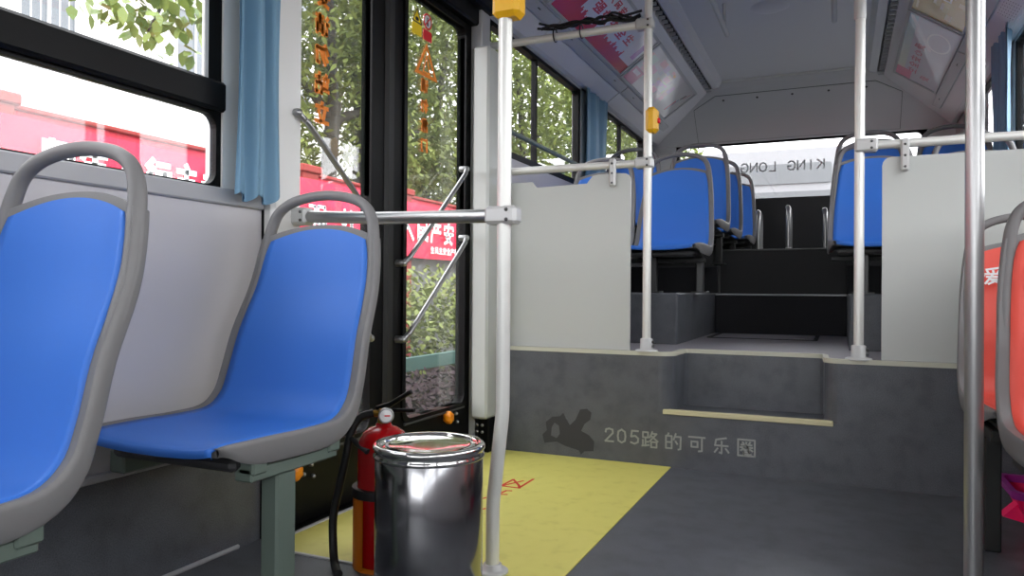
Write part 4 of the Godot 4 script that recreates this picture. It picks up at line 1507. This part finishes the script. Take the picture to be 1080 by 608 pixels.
	extrude(s, PackedVector2Array([Vector2(-0.185, 0.05), Vector2(-0.10, 0.03), Vector2(-0.10, 0.10), Vector2(-0.13, 0.11)]), 0.05, Transform3D(Basis.IDENTITY, Vector3(0, 0, 0.0)))
	part("spout", s, "pink_plastic", o)

func curtain(label: String, at: Vector3, width: float, height: float, side: float, depth: float) -> void:
	var o := thing("curtain", label, "curtain", at, "window curtains")
	var s := nst()
	var n := 64
	var rings := []
	for j in 17:
		var v := float(j) / 16
		var ring := []
		var w := width * (1.0 - 0.18 * sin(v * PI) * v)
		for k in n + 1:
			var u := float(k) / n
			var fold := sin(u * TAU * 2.2 + 0.6 + v * 0.5) * 0.62 + sin(u * TAU * 4.6 + 1.0 + v * 2.0) * 0.28
			var x := -side * depth * 0.5 * (fold * (0.45 + 0.3 * v) + 0.1 * sin(v * 7.0 + u * 9.0))
			ring.append(Vector3(x, v * height + 0.012 * sin(u * 14.0) * (1.0 - v), (0.5 - u) * w))
		rings.append(ring)
	strip(s, rings, false, 0)
	part("cloth", s, "curtain", o)
	s = nst()
	var back := []
	for j in rings.size():
		var ring := []
		for p in rings[j]:
			ring.append(p + Vector3(side * 0.006, 0, 0))
		back.append(ring)
	strip(s, back, false, 0)
	part("lining", s, "curtain", o)
	s = nst()
	box(s, Vector3(-0.006, height * 0.995, -width * 0.55), Vector3(0.006, height + 0.012, width * 0.55), 0.003)
	part("track", s, "clamp_grey", o)

# ==================================================================== advertisement panels
func img_line(im: Image, a: Vector2, b: Vector2, w: int, c: Color) -> void:
	var n := int(a.distance_to(b)) + 1
	for i in n + 1:
		var p := a.lerp(b, float(i) / n)
		im.fill_rect(Rect2i(int(p.x) - w / 2, int(p.y) - w / 2, w, w), c)

func img_glyph(im: Image, ch: String, at: Vector2, size: float, w: int, c: Color) -> void:
	for sr in GLYPH[ch].split(";"):
		var pts := []
		for q in sr.split(" ", false):
			var v = q.split(",")
			pts.append(at + Vector2(float(v[0]), float(v[1])) * size / 10.0)
		for i in pts.size() - 1:
			img_line(im, pts[i], pts[i + 1], w, c)

func poster(kind: int) -> StandardMaterial3D:
	var W := 512
	var H := 192
	var im := Image.create(W, H, false, Image.FORMAT_RGB8)
	var r := RandomNumberGenerator.new()
	r.seed = 50 + kind
	if kind == 0:        # red and white, red lettering
		im.fill(Color(0.86, 0.86, 0.89))
		im.fill_rect(Rect2i(0, 150, W, 42), Color(0.80, 0.05, 0.16))
		im.fill_rect(Rect2i(0, 0, 96, H), Color(0.80, 0.05, 0.16))
		for x in range(96, W, 6):
			var h := int(8 + 26 * absf(sin(x * 0.041) * sin(x * 0.13 + 1.0)))
			im.fill_rect(Rect2i(x, 152 - h, 6, h + 4), Color(0.80, 0.05, 0.16))
		var k := 0
		for ch in "强效安全生产":
			img_glyph(im, ch, Vector2(130 + k * 58, 62 + 6 * sin(k)), 46, 6, Color(0.78, 0.06, 0.18))
			k += 1
		k = 0
		for ch in "人民安全":
			img_glyph(im, ch, Vector2(150 + k * 40, 16), 30, 4, Color(0.78, 0.10, 0.22))
			k += 1
		im.fill_rect(Rect2i(420, 0, 92, 150), Color(0.91, 0.88, 0.90))
		im.fill_rect(Rect2i(470, 30, 26, 90), Color(0.72, 0.50, 0.74))
	elif kind == 1:      # pale collage of pictures with a coloured diagram at one end
		im.fill(Color(0.78, 0.76, 0.77))
		for i in 46:
			var c := Color(r.randf_range(0.72, 0.95), r.randf_range(0.62, 0.85), r.randf_range(0.68, 0.88))
			im.fill_rect(Rect2i(r.randi_range(0, 330), r.randi_range(4, 150), r.randi_range(16, 60), r.randi_range(12, 40)), c)
		im.fill_rect(Rect2i(0, 120, 90, 72), Color(0.80, 0.42, 0.58))
		im.fill_rect(Rect2i(20, 130, 50, 20), Color(0.93, 0.85, 0.9))
		im.fill_rect(Rect2i(250, 20, 22, 14), Color(0.98, 0.75, 0.45))
		im.fill_rect(Rect2i(350, 0, 162, H), Color(0.74, 0.73, 0.74))
		img_line(im, Vector2(440, 160), Vector2(446, 96), 7, Color(0.80, 0.16, 0.25))
		img_line(im, Vector2(452, 150), Vector2(456, 80), 5, Color(0.25, 0.45, 0.6))
		img_line(im, Vector2(462, 70), Vector2(470, 40), 7, Color(0.12, 0.12, 0.14))
		img_line(im, Vector2(474, 60), Vector2(492, 20), 3, Color(0.7, 0.25, 0.3))
	elif kind == 2:      # yellow
		im.fill(Color(0.80, 0.68, 0.30))
		for i in 30:
			var c := Color(0.85, 0.75, 0.4).lerp(Color(0.97, 0.94, 0.82), r.randf())
			im.fill_rect(Rect2i(r.randi_range(0, 470), r.randi_range(0, 170), r.randi_range(14, 60), r.randi_range(8, 26)), c)
		var k := 0
		for ch in "安全站":
			img_glyph(im, ch, Vector2(200 + k * 70, 70), 54, 7, Color(0.95, 0.93, 0.86))
			k += 1
	else:                # pale with pink corner, red lettering, pale ring
		im.fill(Color(0.80, 0.79, 0.84))
		for x in range(0, 512, 4):
			var t := x / 512.0
			im.fill_rect(Rect2i(x, 0, 4, 34), Color(0.66, 0.80, 0.85).lerp(Color(0.90, 0.88, 0.78), t))
		im.fill_rect(Rect2i(430, 0, 82, 70), Color(0.90, 0.45, 0.60))
		var k := 0
		for ch in "爱心安全生":
			img_glyph(im, ch, Vector2(180 + k * 54, 48), 42, 5, Color(0.75, 0.28, 0.40))
			k += 1
		for i in 80:
			var a := TAU * i / 80
			im.fill_rect(Rect2i(int(120 + cos(a) * 62), int(130 + sin(a) * 44), 7, 7), Color(0.95, 0.94, 0.95))
		img_line(im, Vector2(20, 10), Vector2(200, 110), 12, Color(0.93, 0.90, 0.92))
		img_glyph(im, "爱", Vector2(420, 110), 40, 5, Color(0.72, 0.35, 0.45))
	var m := StandardMaterial3D.new()
	m.resource_name = "poster_print_%d" % kind
	m.albedo_texture = ImageTexture.create_from_image(im)
	m.roughness = 0.45
	m.clearcoat_enabled = true
	m.clearcoat = 1.0
	m.clearcoat_roughness = 0.06
	return m

func build_ads() -> void:
	var spots := [[0, -4.555, -3.31, 0, "red and white advertising poster in the left ceiling panel"], [0, -5.86, -4.61, 1, "pale picture collage poster in the rear left ceiling panel"], [1, -4.54, -3.30, 2, "yellow advertising poster in the right ceiling panel, cut off at the top"], [1, -5.80, -4.59, 3, "pale poster with pink corner in the rear right ceiling panel"],
		[0, -3.25, -2.0, 1, "poster in the left ceiling panel ahead of the red one"], [1, -3.24, -2.0, 0, "poster in the right ceiling panel ahead of the yellow one"]]
	for q in spots:
		var side: int = q[0]
		var z0: float = q[1]
		var z1: float = q[2]
		var o := thing("advertising_poster", q[4], "poster", slant(side, 0.6, (z0 + z1) / 2), "posters in the ceiling panels")
		var t0 := 0.355
		var t1 := 0.865
		var s := nst()
		s.set_smooth_group(-1)
		# sheet: x of the picture runs towards the rear, its top towards the roof
		var pos := [slant(side, t0, z1, 0.004), slant(side, t0, z0, 0.004), slant(side, t1, z0, 0.004), slant(side, t1, z1, 0.004)]
		var uv := [Vector2(0, 1), Vector2(1, 1), Vector2(1, 0), Vector2(0, 0)]
		var order := [0, 1, 2, 0, 2, 3] if side == 0 else [0, 2, 1, 0, 3, 2]
		for i in order:
			s.set_uv(uv[i])
			s.add_vertex(pos[i] - o.position)
		s.generate_normals()
		put_mesh("sheet", s.commit(), poster(q[3]), o)
		# frame: two long rails, two cross bars
		for fr in [[0.325, 0.358, z0 - 0.02, z1 + 0.02], [0.862, 0.90, z0 - 0.02, z1 + 0.02], [0.325, 0.90, z0 - 0.022, z0 + 0.004], [0.325, 0.90, z1 - 0.004, z1 + 0.022]]:
			s = nst()
			slab(s, side, fr[0], fr[1], fr[2], fr[3], 0.010)
			var f := part("frame_rail", s, "rail_grey", o)
			f.position = -o.position

# ==================================================================== outside
func leaf_mesh(w: float, l: float) -> ArrayMesh:
	var s := nst()
	s.set_smooth_group(0)
	var pts := [Vector3(0, 0, 0), Vector3(w * 0.5, 0.0, l * 0.35), Vector3(w * 0.38, -0.06 * l, l * 0.7), Vector3(0, -0.14 * l, l), Vector3(-w * 0.38, -0.06 * l, l * 0.7), Vector3(-w * 0.5, 0.0, l * 0.35), Vector3(0, -0.05 * l, l * 0.5)]
	for i in 6:
		s.add_vertex(pts[6]); s.add_vertex(pts[i]); s.add_vertex(pts[(i + 1) % 6])
	s.generate_normals()
	return s.commit()

func foliage(parent: Node3D, called: String, blobs: Array, count: int, w: float, l: float, c0: Color, c1: Color, sd: int, m := "leaf") -> MultiMeshInstance3D:
	# blobs: [centre, radii] ellipsoids filled mostly near their skin
	var r := RandomNumberGenerator.new()
	r.seed = sd
	var mm := MultiMesh.new()
	mm.transform_format = MultiMesh.TRANSFORM_3D
	mm.use_colors = true
	mm.mesh = leaf_mesh(w, l)
	mm.instance_count = count
	var vol := 0.0
	for b in blobs:
		vol += b[1].x * b[1].y
	var i := 0
	for bi in blobs.size():
		var b = blobs[bi]
		var n := int(count * b[1].x * b[1].y / vol) if bi < blobs.size() - 1 else count - i
		var tone := r.randf()
		for k in n:
			var d := Vector3(r.randfn(), r.randfn(), r.randfn()).normalized()
			var p: Vector3 = b[0] + d * b[1] * pow(r.randf(), 0.45)
			var bs := Basis.from_euler(Vector3(r.randf_range(-1.2, 0.9), r.randf_range(0, TAU), r.randf_range(-0.9, 0.9))).scaled(Vector3.ONE * r.randf_range(0.7, 1.25))
			mm.set_instance_transform(i, Transform3D(bs, p))
			var t := clampf(tone * 0.4 + r.randf() * 0.6, 0, 1)
			mm.set_instance_color(i, c0.lerp(c1, t))
			i += 1
			if i >= count:
				break
		if i >= count:
			break
	var o := MultiMeshInstance3D.new()
	o.name = called
	o.multimesh = mm
	o.material_override = M[m]
	parent.add_child(o, true)
	o.set_meta("kind", "stuff")
	return o

func tree(label: String, at: Vector3, trunk_h: float, lean: Vector3, tr: float, blobs: Array, count: int, sd: int, c0: Color, c1: Color, forks := 2, leaf_l := 0.15) -> void:
	var o := thing("street_tree", label, "tree", at, "trees beside the stop")
	var s := nst()
	var top := lean + Vector3(0, trunk_h, 0)
	tube(s, smooth([Vector3.ZERO, lean * 0.25 + Vector3(0.03, trunk_h * 0.35, 0), lean * 0.6 + Vector3(-0.02, trunk_h * 0.7, 0.02), top], 5), [tr * 1.15, tr, tr, tr * 0.97, tr * 0.95, tr * 0.92, tr * 0.9, tr * 0.88, tr * 0.86, tr * 0.84, tr * 0.82, tr * 0.8, tr * 0.78, tr * 0.76, tr * 0.74, tr * 0.72], 12)
	part("trunk", s, "bark", o)
	var r := RandomNumberGenerator.new()
	r.seed = sd
	for k in forks:
		var b = blobs[k % blobs.size()]
		s = nst()
		var e: Vector3 = b[0] + Vector3(r.randf_range(-0.3, 0.3), b[1].y * 0.3, r.randf_range(-0.3, 0.3))
		var st: Vector3 = top * 0.93
		tube(s, smooth([st, st.lerp(e, 0.5) + Vector3(0.1, 0.15, 0.1), e], 5), [tr * 0.6, tr * 0.55, tr * 0.5, tr * 0.45, tr * 0.4, tr * 0.36, tr * 0.32, tr * 0.28, tr * 0.24, tr * 0.2, tr * 0.15], 9)
		part("branch", s, "bark", o)
	foliage(o, "foliage", blobs, count, leaf_l * 0.38, leaf_l, c0, c1, sd)

func build_outside() -> void:
	# ground, road surface and pavement
	var g := struct("ground", "grey asphalt road and paved verge outside the bus", "ground")
	var s := nst()
	box(s, Vector3(-2.3, -0.60, -40), Vector3(40, -0.42, 40), 0.0)
	part("road", s, "asphalt", g)
	s = nst()
	box(s, Vector3(-2.45, -0.60, -40), Vector3(-2.3, -0.27, 40), 0.02)
	part("kerb", s, "pavement", g)
	s = nst()
	box(s, Vector3(-60, -0.60, -40), Vector3(-2.45, -0.28, 40), 0.0)
	part("verge", s, "pavement", g)
	# planting bed with purple ground cover, teal edging rail, hedge
	var o := struct("planting_bed", "soil bed between kerb and fence", "soil")
	s = nst()
	box(s, Vector3(-4.9, -0.30, -22), Vector3(-2.6, -0.24, 6), 0.0)
	part("soil", s, "soil", o)
	var gc := thing("ground_cover", "low purple-brown ground cover seen through the door glass", "plants", Vector3(-2.95, -0.25, -6.0))
	var bl := []
	for i in 26:
		bl.append([Vector3(0.0, 0.06, -3.2 + i * 0.25), Vector3(0.50, 0.26, 0.3)])
	foliage(gc, "foliage", bl, 16000, 0.03, 0.05, Color(0.042, 0.028, 0.033), Color(0.062, 0.043, 0.047), 71, "ground_leaf")
	gc.set_meta("kind", "stuff")
	var rl := thing("edging_rail", "flat teal edging rail running along the planting bed", "rail", Vector3(-3.4, -0.25, -6.5))
	s = nst()
	box(s, Vector3(-0.02, 0.25, -6), Vector3(0.02, 0.375, 6), 0.006)
	part("board", s, "teal_paint", rl)
	for k in 9:
		s = nst()
		box(s, Vector3(-0.06, 0.0, -5.6 + k * 1.4), Vector3(-0.02, 0.36, -5.54 + k * 1.4), 0.004)
		part("post", s, "teal_paint", rl)
	var hd := thing("hedge", "light green clipped hedge below the red banner", "hedge", Vector3(-4.15, -0.25, -7.0))
	bl = []
	for i in 20:
		bl.append([Vector3(0.0, 0.62 + 0.05 * sin(i * 2.1), -5.0 + i * 0.5), Vector3(0.42, 0.60, 0.42)])
	foliage(hd, "foliage", bl, 12000, 0.040, 0.075, Color(0.145, 0.18, 0.045), Color(0.205, 0.245, 0.065), 72)
	hd.set_meta("kind", "stuff")
	# red fence with piers and a long red banner
	var fz0 := -20.0
	var fz1 := 4.0
	var fe := thing("boundary_wall", "low boundary wall with brick-red piers behind the banner", "wall", Vector3(-5.15, -0.28, 0))
	s = nst()
	box(s, Vector3(-0.10, 0, fz0), Vector3(0.0, 1.50, fz1), 0.01)
	part("wall_face", s, "fence_grey", fe)
	s = nst()
	box(s, Vector3(-0.09, 1.50, fz0), Vector3(-0.01, 2.22, fz1), 0.0)
	part("upper_panel", s, "fence_red", fe)
	s = nst()
	box(s, Vector3(-0.13, 2.20, fz0), Vector3(0.03, 2.235, fz1), 0.008)
	part("coping", s, "brick_red", fe)
	for z in [-1.2, -3.04, -6.22, -8.1, -11.0, -14.0]:
		s = nst()
		box(s, Vector3(-0.16, 0.0, z - 0.13), Vector3(0.05, 2.24, z + 0.13), 0.01)
		box(s, Vector3(-0.19, 2.22, z - 0.16), Vector3(0.08, 2.30, z + 0.16), 0.012)
		part("pier", s, "brick_red", fe)
	var bn := thing("banner", "long red banner with white slogan hung along the wall", "banner", Vector3(-5.0, 1.14, 0))
	s = nst()
	var rings := []
	for i in 121:
		var z := -0.9 - i * 0.125
		var col := []
		for j in 7:
			var v := j / 6.0
			col.append(Vector3(0.012 * sin(z * 3.1 + v * 2.0) + 0.008 * sin(z * 7.3) * (1 - v), v * 0.70 + 0.012 * sin(z * 1.7), z))
		rings.append(col)
	strip(s, rings, false, 0)
	part("cloth", s, "banner_red", bn)
	s = nst()
	var bs := Basis(Vector3(0, 0, -1), Vector3(0, 1, 0), Vector3(1, 0, 0))
	strokes(s, "归生人行主关", 0.25, 0.045, 1.10, false, false, 0.002)
	var lt := part("lettering", s, "white_paint", bn)
	lt.transform = Transform3D(bs, Vector3(0.026, 0.60, -3.26))
	s = nst()
	strokes(s, "强效", 0.30, 0.034, 1.75, false, false, 0.002)
	lt = part("lettering", s, "white_paint", bn)
	lt.transform = Transform3D(bs, Vector3(0.026, 0.46, -6.02))
	s = nst()
	strokes(s, "人民产安全生", 0.30, 0.042, 1.18, false, false, 0.002)
	lt = part("lettering", s, "white_paint", bn)
	lt.transform = Transform3D(bs, Vector3(0.026, 0.50, -7.78))
	s = nst()
	strokes(s, "生民主安全产行", 0.095, 0.018, 1.16, false, false, 0.002)
	lt = part("lettering", s, "white_paint", bn)
	lt.transform = Transform3D(bs, Vector3(0.026, 0.155, -8.50))
	# pale apartment building behind
	var bd := thing("apartment_building", "pale overexposed building behind the trees with balcony windows", "building", Vector3(-16, -0.28, -4))
	s = nst()
	box(s, Vector3(-6, 0, -22), Vector3(0, 14, 12), 0.0)
	part("facade", s, "facade", bd)
	for zi in 7:
		for yi in 2:
			var z := -15.35 + zi * 4.05
			var y := 6.75 + yi * 3.2
			s = nst()
			box(s, Vector3(-0.02, y, z), Vector3(0.04, y + 1.7, z + 1.3), 0.0)
			var wd := part("window", s, "facade_window", bd)
			s = nst()
			ring_frame(s, rrect(-z - 1.36, y - 0.06, -z + 0.06, y + 1.76, 0.01), rrect(-z - 1.26, y + 0.04, -z - 0.04, y + 1.66, 0.01), 0.08, side_plane(0.0))
			box(s, Vector3(0.03, y, z + 0.62), Vector3(0.07, y + 1.7, z + 0.68), 0.0)
			part("frame", s, "facade_frame", wd)
			if (zi + yi) % 2 == 0:
				s = nst()
				for k in 9:
					box(s, Vector3(0.42, y - 0.1, z - 0.2 + k * 0.21), Vector3(0.44, y + 0.75, z - 0.18 + k * 0.21), 0.0)
				box(s, Vector3(0.41, y + 0.73, z - 0.22), Vector3(0.45, y + 0.78, z + 1.52), 0.0)
				box(s, Vector3(0.0, y - 0.16, z - 0.25), Vector3(0.46, y - 0.08, z + 1.55), 0.0)
				part("balcony", s, "facade_frame", wd)
	# trees
	var leaf_a := Color(0.125, 0.155, 0.035)
	var leaf_b := Color(0.19, 0.22, 0.05)
	var e := Vector3(1, 1, 1)
	tree("street tree with slim pale trunk seen through the front door leaf", Vector3(-6.0, -0.28, -7.6), 3.4, Vector3(0.05, 0, -0.1), 0.13,
		[[Vector3(0.0, 3.9, -0.4), e * 0.9], [Vector3(0.3, 4.8, 0.5), e * 1.0], [Vector3(-0.4, 3.6, 0.6), e * 0.75], [Vector3(0.2, 3.0, -1.0), e * 0.7], [Vector3(0.0, 5.6, -0.6), e * 1.1], [Vector3(-0.2, 2.9, 0.5), Vector3(0.5, 0.45, 0.5)]], 7600, 81, leaf_a, leaf_b, 4, 0.13)
	tree("thick-trunked forked street tree left of the centre door post", Vector3(-6.3, -0.28, -8.85), 3.0, Vector3(0.1, 0, 0.12), 0.22,
		[[Vector3(0.1, 4.3, 0.5), e * 1.0], [Vector3(-0.3, 4.0, -0.8), e * 1.0], [Vector3(0.5, 3.2, -1.1), e * 0.8], [Vector3(0.1, 5.4, -0.2), e * 1.3], [Vector3(-0.3, 2.7, 1.0), e * 0.55]], 8200, 82, leaf_a, leaf_b, 4, 0.13)
	tree("leafy tree filling the rear door leaf above the banner", Vector3(-6.6, -0.28, -11.2), 2.6, Vector3(0, 0, 0.2), 0.17,
		[[Vector3(0.2, 3.0, 0.3), e * 1.1], [Vector3(-0.2, 4.0, -0.8), e * 1.2], [Vector3(0.3, 4.8, 0.7), e * 1.2], [Vector3(0.2, 2.6, -1.2), e * 1.0], [Vector3(0.2, 5.8, -0.3), e * 1.3], [Vector3(0.4, 2.7, 1.3), e * 0.8]], 13000, 83, leaf_a, leaf_b, 4, 0.13)
	var spec := [[Vector3(-6.0, -0.28, -14.2), 84, "bright leafy tree in the window just behind the door"], [Vector3(-5.6, -0.28, -17.6), 85, "bright leafy tree beside the rear left curtain"], [Vector3(-5.2, -0.28, -21.5), 86, "bright leafy tree in the rearmost left window"]]
	for q in spec:
		tree(q[2], q[0], 2.6, Vector3(0, 0, 0.2), 0.17,
			[[Vector3(0.2, 3.0, 0.6), e * 1.5], [Vector3(-0.2, 4.4, -1.0), e * 1.6], [Vector3(0.3, 5.2, 0.9), e * 1.6], [Vector3(0.2, 2.4, -1.4), e * 1.4], [Vector3(0.2, 6.6, -0.3), e * 1.5], [Vector3(0.4, 2.0, 1.3), e * 1.2]], 18000, q[1], Color(0.19, 0.235, 0.052), Color(0.27, 0.32, 0.075), 4, 0.15)
	near_branch()
	# another bus behind
	parked_bus()

func near_branch() -> void:
	# leafy bough hanging in front of the upper left window, every leaf a piece of its own
	var o := thing("tree_bough", "bright green leafy bough hanging outside the upper left window", "branch", Vector3(-3.5, 2.1, -3.05))
	var s := nst()
	o.position += Vector3(0, 0.02, 0.28)
	tube(s, smooth([Vector3(-0.3, 1.6, -0.1), Vector3(-0.15, 0.95, -0.12), Vector3(-0.05, 0.5, -0.15), Vector3(0.02, 0.25, -0.20), Vector3(0.02, 0.0, -0.10)], 5), [0.03, 0.029, 0.028, 0.026, 0.025, 0.024, 0.022, 0.021, 0.02, 0.018, 0.017, 0.016, 0.015, 0.014, 0.013, 0.012, 0.011, 0.01, 0.009, 0.008, 0.006], 8)
	part("twig", s, "bark", o)
	s = nst()
	tube(s, smooth([Vector3(-0.10, 0.62, -0.14), Vector3(0.0, 0.5, -0.45), Vector3(0.05, 0.36, -0.80), Vector3(0.05, 0.2, -1.05)], 5), 0.009, 7)
	part("twig", s, "bark", o)
	var ms := [leaf_mesh(0.056, 0.085), leaf_mesh(0.048, 0.075), leaf_mesh(0.062, 0.098)]
	var mats := []
	for c in [Color(0.40, 0.47, 0.18), Color(0.50, 0.56, 0.26), Color(0.33, 0.42, 0.13)]:
		var m: StandardMaterial3D = M.leaf_bright.duplicate()
		m.resource_name = "bough_leaf"
		m.albedo_color = c
		mats.append(m)
	var r := RandomNumberGenerator.new()
	r.seed = 19
	for i in 290:
		var t := r.randf()
		var base := Vector3(0.0, 0.19, 0.20).lerp(Vector3(0.04, 0.17, -0.48), t)
		var p := base + Vector3(r.randfn() * 0.16, r.randfn() * 0.13 + 0.03, r.randfn() * 0.10)
		p.y = absf(p.y + 0.06) - 0.06
		var lf := put_mesh("leaf", ms[i % 3], mats[r.randi_range(0, 2)], o)
		lf.transform = Transform3D(Basis.from_euler(Vector3(r.randf_range(0.2, 1.4), r.randf_range(0, TAU), r.randf_range(-0.6, 0.6))), p)

func parked_bus() -> void:
	var o := thing("parked_bus", "pale bus standing behind, washed out through the rear window", "bus", Vector3(-0.95, -0.42, -11.0))
	var s := nst()
	extrude(s, rrect(-1.2, 0.35, 1.2, 3.15, 0.22), 8.0, Transform3D(Basis.IDENTITY, Vector3(0, 0, -8.0)))
	part("body", s, "bus_paint", o)
	s = nst()
	extrude(s, rrect(-1.05, 1.15, 1.05, 2.55, 0.12), 0.03, Transform3D(Basis.IDENTITY, Vector3(0, 0, 0)))
	part("windscreen", s, "bus_glass", o)
	s = nst()
	extrude(s, rrect(-0.85, 2.66, 0.85, 2.94, 0.04), 0.03, Transform3D(Basis.IDENTITY, Vector3(0, 0, 0)))
	part("destination_box", s, "bus_glass", o)
	s = nst()
	box(s, Vector3(-1.2, 0.40, 0.0), Vector3(1.2, 0.72, 0.08), 0.03)
	part("bumper", s, "bus_paint", o)
	for x in [-0.85, 0.85]:
		s = nst()
		extrude(s, rrect(x - 0.18, 0.80, x + 0.18, 0.98, 0.05), 0.04, Transform3D(Basis.IDENTITY, Vector3(0, 0, 0)))
		part("headlamp", s, "facade_frame", o)
	for x in [-1.08, 1.08]:
		for z in [-1.6, -6.0]:
			s = nst()
			lathe(s, [[0.0, -0.13], [0.42, -0.13], [0.46, -0.09], [0.46, 0.09], [0.42, 0.13], [0.0, 0.13]], 24)
			var w := part("wheel", s, "black_rubber", o)
			w.position = Vector3(x, 0.46, z)
			w.rotation.z = PI / 2
